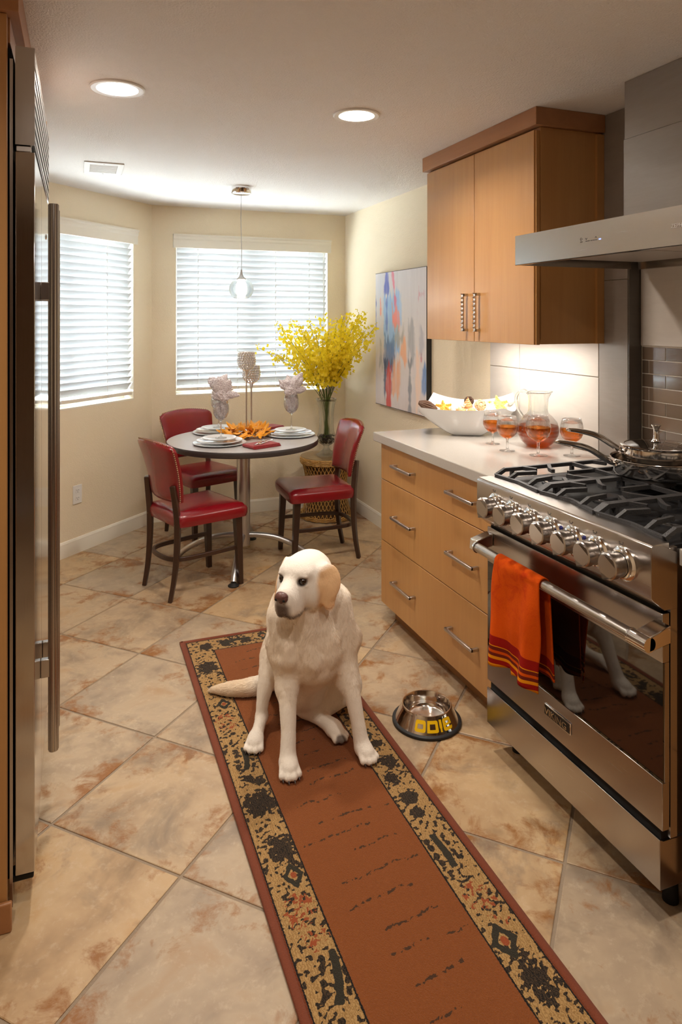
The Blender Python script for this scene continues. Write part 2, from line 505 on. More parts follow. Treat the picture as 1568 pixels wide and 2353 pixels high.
a = m.n('Attribute', attribute_name='tint').outputs['Color']
m.out(m.bsdf(col=a, rough=0.75, sheen=0.12, spec=0.2, nrm=m.bump(m.noise(m.mapping(co, (160, 160, 45)), 1.0, 4, 0.6, 0.8), 0.5, 0.004)))
# ================================================================== room shell
CEIL, XW, YB, XL, YR = 2.287, 2.0, 5.14, -0.80, -2.4
BAY0 = Vector((0.504, 5.14)); BD = Vector((-0.714, -0.700)).normalized(); BN = Vector((BD.y, -BD.x))   # along the bay wall / outward
if BN.x > 0: BN = -BN
t_ = (XL - BAY0.x) / BD.x
BAY1 = BAY0 + BD * t_
ROOM = [(XW, YR), (XW, YB), (BAY0.x, BAY0.y), (BAY1.x, BAY1.y), (XL, YR)]

struct('ground', MB().box(-12, 14, -12, 16, -0.30, -0.20), MAT['ground_concrete'])
floor = struct('floor', MB().prism(ROOM, 'z', -0.12, -0.0030), MAT['grout'])

def clip(poly, room):
    out = poly
    for i in range(len(room)):
        a, b = Vector(room[i]), Vector(room[(i + 1) % len(room)])
        e = b - a; inp, out = out, []
        if not inp: break
        side = lambda p: e.x * (p[1] - a.y) - e.y * (p[0] - a.x)
        for k in range(len(inp)):
            p, q = inp[k - 1], inp[k]; sp, sq = side(p), side(q)
            if (sp >= 0) != (sq >= 0):
                t = sp / (sp - sq); out.append((p[0] + (q[0] - p[0]) * t, p[1] + (q[1] - p[1]) * t))
            if sq >= 0: out.append(q)
    return out
HD, GAP = 0.3245, 0.0090
def tile_mesh(loc2, c):
    """loc2: polygon in the tile's own rotated frame"""
    cx = sum(p[0] for p in loc2) / len(loc2); cy = sum(p[1] for p in loc2) / len(loc2)
    ins = []
    for p in loc2:
        d = Vector((p[0] - cx, p[1] - cy)); l = d.length
        d = d * ((l - 0.003) / l) if l > 0.01 else d
        ins.append((cx + d.x, cy + d.y))
    n = len(loc2)
    mb = MB()
    vs_ = [(*p, -0.006) for p in loc2] + [(*p, -0.0012) for p in loc2] + [(*p, 0.0) for p in ins]
    fs_ = [(i, (i+1) % n, n+(i+1) % n, n+i) for i in range(n)] + [(n+i, n+(i+1) % n, 2*n+(i+1) % n, 2*n+i) for i in range(n)] + [tuple(range(2*n, 3*n))]
    return mb.add(vs_, fs_)
hs = HD / math.sqrt(2) * 1.0 - GAP / 2
hs = 0.3245 * math.sqrt(2) / 2 - GAP / 2
shared = None
ca, sa = math.cos(PI / 4), math.sin(PI / 4)
for mi in range(-6, 9):
    for ni in range(-15, 14):
        if (mi + ni) % 2 == 0: continue
        c = (0.255 + HD * mi, 1.849 + HD * ni)
        if c[1] < YR - 0.4: continue
        sq = [(-hs, -hs), (hs, -hs), (hs, hs), (-hs, hs)]
        wpoly = [(c[0] + x * ca - y * sa, c[1] + x * sa + y * ca) for x, y in sq]
        cl = clip(wpoly, ROOM)
        if len(cl) < 3: continue
        area = abs(sum(cl[i-1][0] * cl[i][1] - cl[i][0] * cl[i-1][1] for i in range(len(cl)))) / 2
        if area < 0.003: continue
        whole = area > 0.999 * (2 * hs) ** 2
        if whole and shared:
            o = bpy.data.objects.new('tile', shared); COL.objects.link(o)
        else:
            back = [((x - c[0]) * ca + (y - c[1]) * sa, -(x - c[0]) * sa + (y - c[1]) * ca) for x, y in cl] if not whole else sq
            cln = []
            for q in back:
                if not cln or (Vector(q) - Vector(cln[-1])).length > 0.004: cln.append(q)
            if (Vector(cln[0]) - Vector(cln[-1])).length < 0.004: cln.pop()
            if len(cln) < 3: continue
            o = tile_mesh(cln, c).build('tile', MAT['floor_tile'], local=True)
            if whole: shared = o.data
        o.parent = floor; o.location = (c[0], c[1], 0.0); o.rotation_euler = (0, 0, PI / 4)

struct('ceiling', MB().prism([(XW + .15, YR - .1), (XW + .15, YB + .3), (BAY0.x - .1, YB + .3), (BAY1.x - .15, BAY1.y + .12), (XL - .15, YR - .1)], 'z', CEIL, CEIL + 0.1), MAT['ceiling_paint'])
NICHE0, NICHE1 = 1.20, 2.10
wall_right = struct('wall_right', MB().box(XW, XW + .15, NICHE1, YB + .15, 0, CEIL).box(XW + .06, XW + .15, NICHE0, NICHE1, 0, CEIL).box(XW, XW + .15, YR, NICHE0, 0, CEIL), MAT['wall_paint'])
# back wall with the window opening
W0, W1, WZ0, WZ1 = 0.672, 1.856, 0.903, 2.03
struct('wall_back', MB().box(BAY0.x - .06, W0, YB, YB + .15, 0, CEIL).box(W1, XW, YB, YB + .15, 0, CEIL).box(W0, W1, YB, YB + .15, 0, WZ0).box(W0, W1, YB, YB + .15, WZ1, CEIL), MAT['wall_paint'])
# bay wall, 45 degrees: s metres along from the corner, w metres outward
def bay(s_, w, z):
    q = BAY0 + BD * s_ + BN * w
    return (q.x, q.y, z)
def baybox(mb, s0, s1, w0, w1, z0, z1):
    return mb.hexa([bay(s0, w0, z0), bay(s1, w0, z0), bay(s1, w1, z0), bay(s0, w1, z0), bay(s0, w0, z1), bay(s1, w0, z1), bay(s1, w1, z1), bay(s0, w1, z1)])
BL = (BAY1 - BAY0).length
S0, S1 = 0.185, 1.30
mb = MB()
baybox(mb, -0.02, S0, 0, .15, 0, CEIL); baybox(mb, S1, BL + .1, 0, .15, 0, CEIL); baybox(mb, S0, S1, 0, .15, 0, WZ0); baybox(mb, S0, S1, 0, .15, WZ1, CEIL)
struct('wall_bay', mb, MAT['wall_paint'])
struct('wall_left', MB().box(XL - .15, XL, YR, BAY1.y + .06, 0, CEIL), MAT['wall_paint'])
struct('wall_front', MB().box(XL - .15, XW + .15, YR - .15, YR, 0, CEIL), MAT['wall_unlit'])

# baseboards with a moulded top
def bb_profile(w, z):  # (outward from wall, z)
    return [(0, 0), (0.014, 0), (0.014, 0.068), (0.011, 0.076), (0.011, 0.082), (0.005, 0.094), (0, 0.096)]
pr = bb_profile(0, 0)
struct('baseboard_right', MB().prism([(XW - a, b) for a, b in pr], 'y', 3.07, YB - .014), MAT['trim_white'], smooth=True, ang=25)
struct('baseboard_back', MB().prism([(YB - a, b) for a, b in pr], 'x', BAY0.x, XW), MAT['trim_white'], smooth=True, ang=25)
mb = MB(); n_ = len(pr)
vs_ = [bay(0.0, -a, b) for a, b in pr] + [bay(BL - .012, -a, b) for a, b in pr]
mb.add(vs_, [tuple(range(n_)), tuple(range(2*n_-1, n_-1, -1))] + [(i, (i+1) % n_, n_ + (i+1) % n_, n_ + i) for i in range(n_)])
struct('baseboard_bay', mb, MAT['trim_white'], smooth=True, ang=25)

# windows: frame, sliding sashes and panes set towards the outside of the reveal
def window(name, place, a0, a1):
    root = thing(name, None, None, place((a0 + a1) / 2, .10, WZ0)); root['kind'] = 'structure'
    def bar(nm, s0, s1, w0, w1, z0, z1, mat='trim_white'):
        mb = MB(); mb.hexa([place(s0, w0, z0), place(s1, w0, z0), place(s1, w1, z0), place(s0, w1, z0), place(s0, w0, z1), place(s1, w0, z1), place(s1, w1, z1), place(s0, w1, z1)])
        return mb.build(nm, MAT[mat], root)
    for nm, a, b, z0, z1 in (('frame_bottom', a0, a1, WZ0, WZ0 + .05), ('frame_top', a0, a1, WZ1 - .045, WZ1), ('frame_side', a0, a0 + .045, WZ0 + .05, WZ1 - .045), ('frame_side', a1 - .045, a1, WZ0 + .05, WZ1 - .045)):
        bar(nm, a0 if nm != 'frame_side' else a, b, .085, .145, z0, z1)
    bar('sill_board', a0 + .001, a1 - .001, .001, .084, WZ0 + .0005, WZ0 + .010)
    for a, b in ((a0 + .0005, a0 + .005), (a1 - .005, a1 - .0005)): bar('jamb_liner', a, b, .001, .084, WZ0 + .010, WZ1 - .001)
    mid = (a0 + a1) / 2
    bar('meeting_stile', mid - .035, mid + .035, .09, .14, WZ0 + .05, WZ1 - .045)
    bar('pane', a0 + .045, mid - .035, .112, .116, WZ0 + .05, WZ1 - .045, 'window_glass')
    bar('pane', mid + .035, a1 - .045, .118, .122, WZ0 + .05, WZ1 - .045, 'window_glass')
    return root
backp = lambda s_, w, z: (s_, YB + w, z)
window('window_1', backp, W0, W1)
window('window_2', bay, S0, S1)

# two-inch blinds, inner edge of every slat tipped up
def blind(place, a0, a1, cords, label, wand):
    root = thing('window_blind', label, 'blind', place((a0 + a1) / 2, .03, 0.92), group='white slatted blinds in the breakfast nook')
    A0, A1 = a0 + .012, a1 - .012
    # valance with a moulded face, returns round the sides
    prof = [(0.0, 1.985), (-.020, 1.985), (-.020, 2.040), (-.026, 2.050), (-.026, 2.066), (-.034, 2.074), (-.034, 2.084), (0.0, 2.084)]
    e0, e1 = a0 - .018, a1 + .018
    mb = MB(); n = len(prof)
    mb.add([place(e0, w, z) for w, z in prof] + [place(e1, w, z) for w, z in prof],
           [tuple(range(n)), tuple(range(2*n-1, n-1, -1))] + [(i, (i+1) % n, n+(i+1) % n, n+i) for i in range(n)])
    mb.build('valance', MAT['trim_white'], root, smooth=True, ang=20)
    pitch, tilt, half = 0.0442, math.radians(52), 0.0305
    ztop = 1.972
    dz, dw = half * math.sin(tilt), half * math.cos(tilt)
    first = None
    for k in range(23):
        z = ztop - k * pitch
        if z < 0.985: break
        if first is None:
            mb = MB(); sec = []
            for i in range(5):
                t = -1 + 2 * i / 4; cr = 0.0035 * (1 - t * t)
                sec.append((-t * dw + cr * math.sin(tilt), t * dz + cr * math.cos(tilt)))
            sec = sec + [(w + .0022 * math.sin(tilt) * -1, zz - .0022 * math.cos(tilt)) for w, zz in reversed(sec)]
            n = len(sec)
            mb.add([place(A0, .030 + w, z + zz) for w, zz in sec] + [place(A1, .030 + w, z + zz) for w, zz in sec],
                   [tuple(range(n)), tuple(range(2*n-1, n-1, -1))] + [(i, (i+1) % n, n+(i+1) % n, n+i) for i in range(n)])
            first = mb.build('slat', MAT['blind_slat'], root, smooth=True, ang=50); zf = z
        else:
            o = first.copy(); COL.objects.link(o); o.location = (0, 0, z - zf)
    mb = MB()
    zb = 0.952
    def hx(mb, s0, s1, w0, w1, z0, z1):
        return mb.hexa([place(s0, w0, z0), place(s1, w0, z0), place(s1, w1, z0), place(s0, w1, z0), place(s0, w0, z1), place(s1, w0, z1), place(s1, w1, z1), place(s0, w1, z1)])
    hx(mb, A0, A1, .006, .056, zb - .012, zb + .010).build('bottom_rail', MAT['trim_white'], root, bevel=.003)
    for c in cords:
        s_ = a0 + (a1 - a0) * c
        mb = MB()
        mb.tube([place(s_, .010, 1.985), place(s_, .010, zb)], .0012, 5)
        mb.tube([place(s_, .050, 1.985), place(s_, .050, zb)], .0012, 5)
        z = ztop
        while z > 0.985:
            mb.tube([place(s_ + .004, .012, z + .018), place(s_ - .004, .010, z + .002)], .0022, 4); z -= pitch
        mb.build('ladder_cord', MAT['cord_white'], root)
        MB().lathe([(0, 0), (.005, .002), (.006, .012), (.003, .02), (0, .021)], place(s_, .002, zb - .010), 8).build('cord_tassel', MAT['cord_white'], root, smooth=True)
    if wand is not None:
        s_ = a0 + (a1 - a0) * wand
        MB().tube([place(s_, -.004, 1.99), place(s_ + .003, -.004, 1.40)], .003, 6).build('tilt_wand', MAT['cord_white'], root, smooth=True)
    return root
blind(backp, W0, W1, (.14, .39, .64, .87), 'white slatted blind in the window behind the pendant lamp', .965)
blind(bay, S0, S1, (.22, .58, .88), 'white slatted blind in the angled wall beside the refrigerator', None)
# ================================================================== wall tile around the counter and hood (children of the wall)
def wall_tile(y0, y1, z0, z1, x1=XW, mat='stone_tile', th=.009):
    MB().box(x1 - th, x1, y0 + .0012, y1 - .0012, z0 + .0012, z1 - .0012).build('stone_tile', MAT[mat], wall_right, bevel=.001, seg=1)
rows = [(0.914, 1.227), (1.227, 1.540), (1.540, 1.853), (1.853, 2.166), (2.166, CEIL)]
for i, (z0, z1) in enumerate(rows):
    if i < 2:
        wall_tile(2.802, 3.056, z0, z1, mat='stone_tile_light'); wall_tile(2.262, 2.802, z0, z1, mat='stone_tile_light')
wall_tile(NICHE1 + .001, 2.261, .914, 1.62); wall_tile(NICHE1 + .001, 2.261, 1.62, CEIL)
MB().box(XW + .0005, XW + .003, NICHE1 + .0, 3.056, .914, CEIL).build('tile_bed', MAT['tile_grout_white'], wall_right)
# return of the recess behind the range, polished
MB().box(XW - .009, XW + .052, NICHE1 - .006, NICHE1, .90, CEIL).build('niche_return', MAT['stone_tile_dark'], wall_right, bevel=.001, seg=1)
MB().box(XW + .054, XW + .060, NICHE0, NICHE1 - .006, .90, 1.66).build('tile_bed', MAT['tile_grout_white'], wall_right)
xt = XW + .054
wall_tile(1.50, NICHE1 - .008, 1.362, 1.665, xt, 'stone_tile_light'); wall_tile(NICHE0, 1.50, 1.362, 1.665, xt, 'stone_tile_light')
zr, hr, L = 1.3585, 0.0520, 0.164
brick_mesh = {}
for r in range(10):
    z1 = zr - r * hr; z0 = z1 - hr
    if z0 < 0.83: break
    edges = [NICHE1 - .008]
    y = 1.976 if r % 2 == 0 else 2.058
    # rows alternate every course
    while y > NICHE0 + .02:
        edges.append(y); y -= L
    edges.append(NICHE0)
    for a, b in zip(edges[1:], edges[:-1]):
        w = round(b - a, 4)
        if w < .02: continue
        if w in brick_mesh:
            o = brick_mesh[w].copy(); COL.objects.link(o)
        else:
            o = MB().box(-.0022, 0, -w / 2 + .0014, w / 2 - .0014, -hr / 2 + .0014, hr / 2 - .0014).build('subway_tile', MAT['subway_tile'], bevel=.0006, seg=1)
            o.parent = wall_right; brick_mesh[w] = o
        o.location = (xt, (a + b) / 2, (z0 + z1) / 2)

# ================================================================== base cabinets, counters
def bar_handle(parent, y0, y1, x, z, horiz=True, face=None):
    """square bar pull on two square posts; built in world coordinates"""
    mb = MB()
    mb.box(x, x + .010, y0, y1, z - .006, z + .006)
    for y in (y0, y1 - .012):
        mb.box(x + .002, face, y, y + .012, z - .006, z + .006)
    return mb.build('handle', MAT['satin_nickel'], parent, bevel=.0012, seg=1)

def base_cabinet(label, y0, y1, handles, splits, shift=0.0):
    r = thing('base_cabinet', label, 'cabinet', ((1.40 + 1.98) / 2, (y0 + y1) / 2, 0))
    MB().box(1.402, 1.985, y0, y1, .093, .872).build('body', MAT['beech'], r)
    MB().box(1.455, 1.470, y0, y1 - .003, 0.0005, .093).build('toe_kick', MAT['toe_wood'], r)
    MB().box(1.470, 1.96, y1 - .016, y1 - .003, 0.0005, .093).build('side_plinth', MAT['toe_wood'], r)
    for (z0, z1, hz) in splits:
        d = MB().box(1.381, 1.401, y0 + .002, y1 - .001, z0 + .0018, z1 - .0018).build('drawer', MAT['beech'], r, bevel=.0012, seg=1)
        for (ha, hb) in handles:
            bar_handle(d, ha, hb, 1.346, hz, face=1.381)
    return r
SPL = [(.6925, .868, .787), (.399, .6925, .549), (.095, .399, .249)]
base_cabinet('wide beech base cabinet with three drawers under the counter with the drinks', 2.034, 3.066, [(2.192, 2.392), (2.70, 2.897)], SPL)
base_cabinet('beech drawer cabinet cut off by the photo edge, right of the oven', 0.55, 1.262, [(0.70, 0.86)], SPL)
t = thing('countertop', 'grey quartz countertop carrying the white bowl and drinks', 'countertop', (1.68, 2.56, .874))
MB().box(1.352, 1.989, 2.034, 3.098, .8725, .914).build('slab', MAT['quartz'], t, bevel=.003, seg=2)
t = thing('countertop', 'short piece of grey countertop at the right photo edge', 'countertop', (1.68, .9, .874))
MB().box(1.352, 1.989, .50, 1.262, .8725, .914).build('slab', MAT['quartz'], t, bevel=.003, seg=2)

# ================================================================== upper cabinet
uc = thing('upper_cabinet', 'beech two-door wall cabinet hung above the counter', 'cabinet', (1.83, 2.69, 1.364))
MB().box(1.690, 1.988, 2.240, 3.140, 1.386, 2.215).box(1.690, 1.988, 2.240, 2.256, 1.366, 1.386).box(1.690, 1.988, 3.124, 3.140, 1.366, 1.386).build('body', MAT['beech'], uc, bevel=.001, seg=1)
MB().box(1.955, 1.990, 2.228, 2.240, 1.366, 2.208).build('scribe_strip', MAT['beech'], uc)
MB().box(1.672, 1.688, 2.243, 2.256, 1.364, 2.200).build('edge_strip', MAT['beech'], uc)
cr = MB().box(1.655, 1.990, 2.222, 3.160, 2.216, CEIL - .0005)
cr.build('crown', MAT['beech_horizontal'], uc, bevel=.001, seg=1)
for (y0, y1, hy) in ((2.250, 2.682, 2.640), (2.6855, 3.130, 2.742)):
    d = MB().box(1.666, 1.687, y0, y1, 1.364, 2.203).build('door', MAT['beech'], uc, bevel=.0012, seg=1)
    mb = MB()
    # hammered flat pull: scalloped outer edge
    z0, z1, n = 1.409, 1.580, 9
    for k in range(n):
        za = z0 + (z1 - z0) * k / n; zb_ = z0 + (z1 - z0) * (k + 1) / n; zm = (za + zb_) / 2
        mb.prism([(1.633, za), (1.6385, zm - .004), (1.6385, zm + .004), (1.633, zb_), (1.645, zb_), (1.645, za)], 'y', hy - .007, hy + .007)
    mb.box(1.640, 1.666, hy - .007, hy + .007, z0, z0 + .012).box(1.640, 1.666, hy - .007, hy + .007, z1 - .012, z1)
    mb.build('handle', MAT['satin_nickel'], d)
lt = thing('under_cabinet_light', 'bright strip light fixed under the wall cabinet', 'light', (1.80, 2.62, 1.386))
MB().box(1.770, 1.830, 2.275, 2.96, 1.372, 1.3855).build('housing', MAT['white_plastic'], lt)
MB().box(1.777, 1.823, 2.285, 2.95, 1.3695, 1.3722).build('diffuser', MAT['strip_glow'], lt)
ld = bpy.data.lights.new('strip_light', 'AREA'); ld.shape = 'RECTANGLE'; ld.size = .045; ld.size_y = .6; ld.energy = UNDERCAB_POWER; ld.color = (1, .94, .86)
lo = bpy.data.objects.new('strip_light', ld); COL.objects.link(lo); lo.parent = lt; lo.location = (0, 0, -.0185)

# ================================================================== hood and tiled chimney
ch = struct('wall_chimney', MB().box(1.782, 2.058, 1.425, 1.885, 1.762, CEIL - .0005), MAT['tile_grout_white'])
for z0, z1 in ((1.7625, 2.085), (2.085, CEIL - .001)):
    th = .012 if z0 < 2 else .008
    MB().box(1.782 - th, 1.781, 1.424, 1.888, z0 + .0012, z1).build('stone_tile', MAT['stone_tile'], ch, bevel=.001, seg=1)
    MB().box(1.782, 2.0, 1.8855, 1.8945, z0 + .0012, z1).build('stone_tile', MAT['stone_tile'], ch, bevel=.001, seg=1)
hd = thing('range_hood', 'stainless steel hood canopy with touch buttons above the cooktop', 'hood', (1.76, 1.655, 1.656))
HY0, HY1, HX0, HX1, HZ0, HZ1 = 1.23, 2.08, 1.460, 2.050, 1.656, 1.760
MB().box(HX0, HX0 + .0015, HY0, HY1, HZ0, HZ1).box(HX0, HX0 + .02, HY0, HY1, HZ0, HZ0 + .0015).build('front_panel', MAT['steel_brushed_y'], hd)
MB().box(HX0 + .0015, 1.985, HY1 - .0015, HY1, HZ0, HZ1).box(HX0 + .0015, HX1, HY0, HY0 + .0015, HZ0, HZ1).box(2.02, HX1, HY0, HY1 - .002, HZ0, HZ1).build('side_panels', MAT['steel_brushed_y'], hd)
MB().box(HX0 + .0015, HX1, HY0 + .0015, HY1 - .0015, HZ1 - .0015, HZ1).build('top_panel', MAT['steel_brushed_y'], hd)
MB().box(HX0 + .03, 2.015, HY0 + .03, HY1 - .03, HZ0 + .030, HZ0 + .036).build('underside', MAT['steel_brushed_y'], hd)
m = N('mesh_filter'); co = m.coord()
ck = m.n('TexChecker', {'Vector': m.mapping(co, (1, 1, 1), rot=(0, 0, PI / 4)), 'Scale': 160.0, 'Color1': (0.30, 0.26, 0.22), 'Color2': (0.62, 0.55, 0.48)}).outputs[0]
m.out(m.bsdf(col=ck, metal=0.6, rough=0.45))
for y0, y1 in ((HY0 + .06, 1.65), (1.66, HY1 - .06)):
    MB().box(HX0 + .07, 1.97, y0, y1, HZ0 + .022, HZ0 + .030).build('filter', MAT['mesh_filter'], hd)
px = HX0 - .0006
for y, w in ((1.735, .012), (1.712, .010), (1.702, .010), (1.690, .010), (1.680, .010), (1.670, .010)):
    MB().box(px, HX0, y - w / 2, y + w / 2 - .002, 1.7025, 1.7045).build('button_mark', MAT['dark_print'], hd)
mb = MB()
mb.tube([(px + .0003, 1.735 + .004 * math.cos(a), 1.712 + .004 * math.sin(a)) for a in [2*PI*k/12 for k in range(12)]], .0005, 4, closed=True)
mb.build('button_icon', MAT['dark_print'], hd)
MB().tube([(px + .0003, 1.716, 1.713), (px + .0003, 1.712, 1.708), (px + .0003, 1.708, 1.713)], .0005, 4).build('button_icon', MAT['dark_print'], hd)
MB().tube([(px + .0003, 1.674, 1.709), (px + .0003, 1.670, 1.714), (px + .0003, 1.666, 1.709)], .0005, 4).build('button_icon', MAT['dark_print'], hd)
MB().box(px - .0004, HX0, 1.6485, 1.6565, 1.7025, 1.7055).build('status_led', MAT['led_blue'], hd)

def text_mesh(name, body, size, mat, parent, origin, xdir, ydir, depth=.001, bold=0.0, xscale=1.0):
    """flat lettering: origin = left end of the baseline"""
    cu = bpy.data.curves.new(name, 'FONT'); cu.body = body; cu.size = size; cu.extrude = depth; cu.offset = bold
    tmp = bpy.data.objects.new(name, cu); COL.objects.link(tmp)
    dg = bpy.context.evaluated_depsgraph_get()
    me = bpy.data.meshes.new_from_object(tmp.evaluated_get(dg))
    bpy.data.objects.remove(tmp); bpy.data.curves.remove(cu)
    X, Y = Vector(xdir), Vector(ydir); Zn = X.cross(Y); off = wpos(parent)
    for v in me.vertices:
        p = Vector(origin) + X * (v.co.x * xscale) + Y * v.co.y + Zn * v.co.z
        v.co = p - off
    me.materials.clear(); me.materials.append(mat); me.name = name
    o = bpy.data.objects.new(name, me); COL.objects.link(o); o.parent = parent
    return o
text_mesh('lettering', 'ZEPHYR', .0155, MAT['logo_grey'], hd, (px, 1.388, 1.7035), (0, -1, 0), (0, 0, 1), .0003)

# ================================================================== range
RX, RY0, RY1 = 1.31, 1.283, 2.027
rg = thing('range_cooker', 'stainless steel gas range with seven knobs and glass oven door', 'range', (1.65, 1.655, 0))
MB().box(1.352, 1.985, RY0, RY1, .088, .905).build('body', MAT['steel_brushed_z'], rg)
MB().box(1.322, 1.3515, RY0 + .004, RY1 - .004, .20, .78).build('door_cavity', MAT['black_gap'], rg)
MB().box(1.335, 1.356, RY0 - .012, RY0 - .001, .215, .915).build('side_trim', MAT['steel_brushed_z'], rg)
for y in (RY0 + .05, RY1 - .05):
    for x in (1.40, 1.90):
        MB().cyl((x, y, .0005), (x, y, .09), .020, .016, 14).build('foot', MAT['black_metal'], rg, smooth=True)
k = MB().prism([(RX, .089), (1.42, .089), (1.42, .205), (RX + .012, .205), (RX, .211)], 'y', 1.279, 2.029).build('kick_drawer', MAT['steel_brushed_y'], rg, bevel=.0015)
# oven door
od = MB().box(RX, RX + .022, 1.271, 2.027, .640, .758).box(RX, RX + .022, 1.271, 2.027, .237, .352).box(RX + .006, RX + .022, 1.271, 2.027, .352, .640).build('oven_door', MAT['steel_brushed_y'], rg, bevel=.0012, seg=1)
MB().box(RX + .0015, RX + .0058, 1.271, 2.027, .3525, .6395).build('window', MAT['oven_glass'], od)
bd = MB().box(RX - .004, RX, 1.597, 1.716, .284, .318).build('badge', MAT['polished_steel'], od, bevel=.002)
MB().box(RX - .0046, RX - .0038, 1.6005, 1.7125, .2875, .3145).build('badge_field', MAT['badge_black'], od)
text_mesh('badge_letters', 'VIKING', .026, MAT['polished_steel'], od, (RX - .0048, 1.710, .2915), (0, -1, 0), (0, 0, 1), .0012, .0004, 1.16)
h = MB().tube([(1.243, y, .707) for y in (1.300, 1.5, 1.7, 1.983)], .0155, 24).build('handle', MAT['steel_brushed_y'], od, smooth=True)
for y0, y1, ye in ((1.243, 1.290, 1.300), (1.990, 2.030, 1.983)):
    yc = (y0 + y1) / 2
    MB().cyl((1.243, min(y0, y1), .707), (1.243, ye, .707), .0175, None, 24).tube([(1.243, ye - .002, .707), (1.243, ye + .002, .707)], .0185, 24).build('handle_collar', MAT['chrome'], h, smooth=True)
    MB().prism([(1.240, .689), (1.309, .700), (1.309, .742), (1.243, .7245)], 'y', y0, y1).build('handle_bracket', MAT['polished_steel'], h, bevel=.003)
# control panel
MB().prism([(1.270, .918), (1.270, .803), (1.276, .795), (1.312, .768), (1.352, .768), (1.352, .904), (1.300, .927), (1.277, .927), (1.272, .924)], 'y', 1.266, 2.029).build('control_panel', MAT['steel_brushed_y'], rg, bevel=.001, seg=1)
# ledge in front of the grates, its back edge curved
pts = [(1.276, 1.268), (1.276, 2.028)]
for i in range(17):
    t_ = 1 - i / 16
    pts.append((1.327 + .036 * math.sin(PI * t_) ** 1.2 if 0 < t_ < 1 else 1.327, 1.268 + .760 * t_))
MB().prism(pts[::-1], 'z', .906, .9285).build('front_ledge', MAT['steel_brushed_y'], rg, smooth=True, ang=30)
MB().box(1.300, 1.975, RY0, RY1, .905, .9145).build('burner_pan', MAT['black_metal'], rg)
MB().box(1.960, 2.045, RY0 + .004, RY1 - .004, .905, .945).build('back_riser', MAT['steel_brushed_y'], rg, bevel=.002)
kys = [1.913 - .0936 * i for i in range(7)]
kb = kg = None
KS = Matrix.Diagonal((1.22, 1.22, 1.12, 1.0))
for i, y in enumerate(kys):
    if kb is None:
        mb = MB()
        rot = Matrix.Translation((1.270, y, .858)) @ Matrix.Rotation(-PI / 2, 4, 'Y') @ KS
        mb.lathe([(0.0255, -.002), (.0345, .0), (.0345, .004), (.031, .007), (.0285, .008), (.0285, .014), (.0255, .015)], (0, 0, 0), 32).xf(rot)
        kb = mb.build('knob', MAT['chrome'], rg, smooth=True)
        g = MB(); outl = [(0, .038)]
        g.lathe([(.0245, .012), (.0245, .030), (.0262, .032), (.0268, .036), (.0268, .048), (.0245, .050)], (0, 0, 0), 40)
        # front grip, a ridge down the middle between two hollow flats
        rr_ = .0245; n = 40; vs_ = []; fs_ = []
        for a in range(n):
            th = 2 * PI * a / n; cx_, cy_ = rr_ * math.cos(th), rr_ * math.sin(th)
            vs_.append((cx_, cy_, .050)); vs_.append((cx_ * .97, cy_ * .97, .050 + .012 * max(0, 1 - abs(cy_) / .016)))
        for a in range(n):
            b = (a + 1) % n
            fs_.append((2*a, 2*b, 2*b+1, 2*a+1))
        fs_.append(tuple(2*a+1 for a in range(n)))
        g.add(vs_, fs_); g.xf(rot)
        kg = g.build('grip', MAT['steel_brushed_z'], kb, smooth=True, ang=30)
    else:
        o = dup(kb, rg); o.location = (0, y - kys[0], 0)
    MB().box(1.2694, 1.2702, y - .006 + .012, y + .006 + .012, .902, .9045).box(1.2694, 1.2702, y + .004, y + .007, .906, .909).box(1.2694, 1.2702, y + .016, y + .019, .906, .909).build('knob_icon', MAT['dark_print'], rg)
for y in (kys[3] - .042, kys[4] - .042):
    MB().lathe([(0, .003), (.003, .0026), (.0045, .001), (.0055, .0015), (.006, 0)], (0, 0, 0), 16).xf(Matrix.Translation((1.270, y, .880)) @ Matrix.Rotation(-PI / 2, 4, 'Y')).build('indicator', MAT['indicator_blue'], rg, smooth=True)
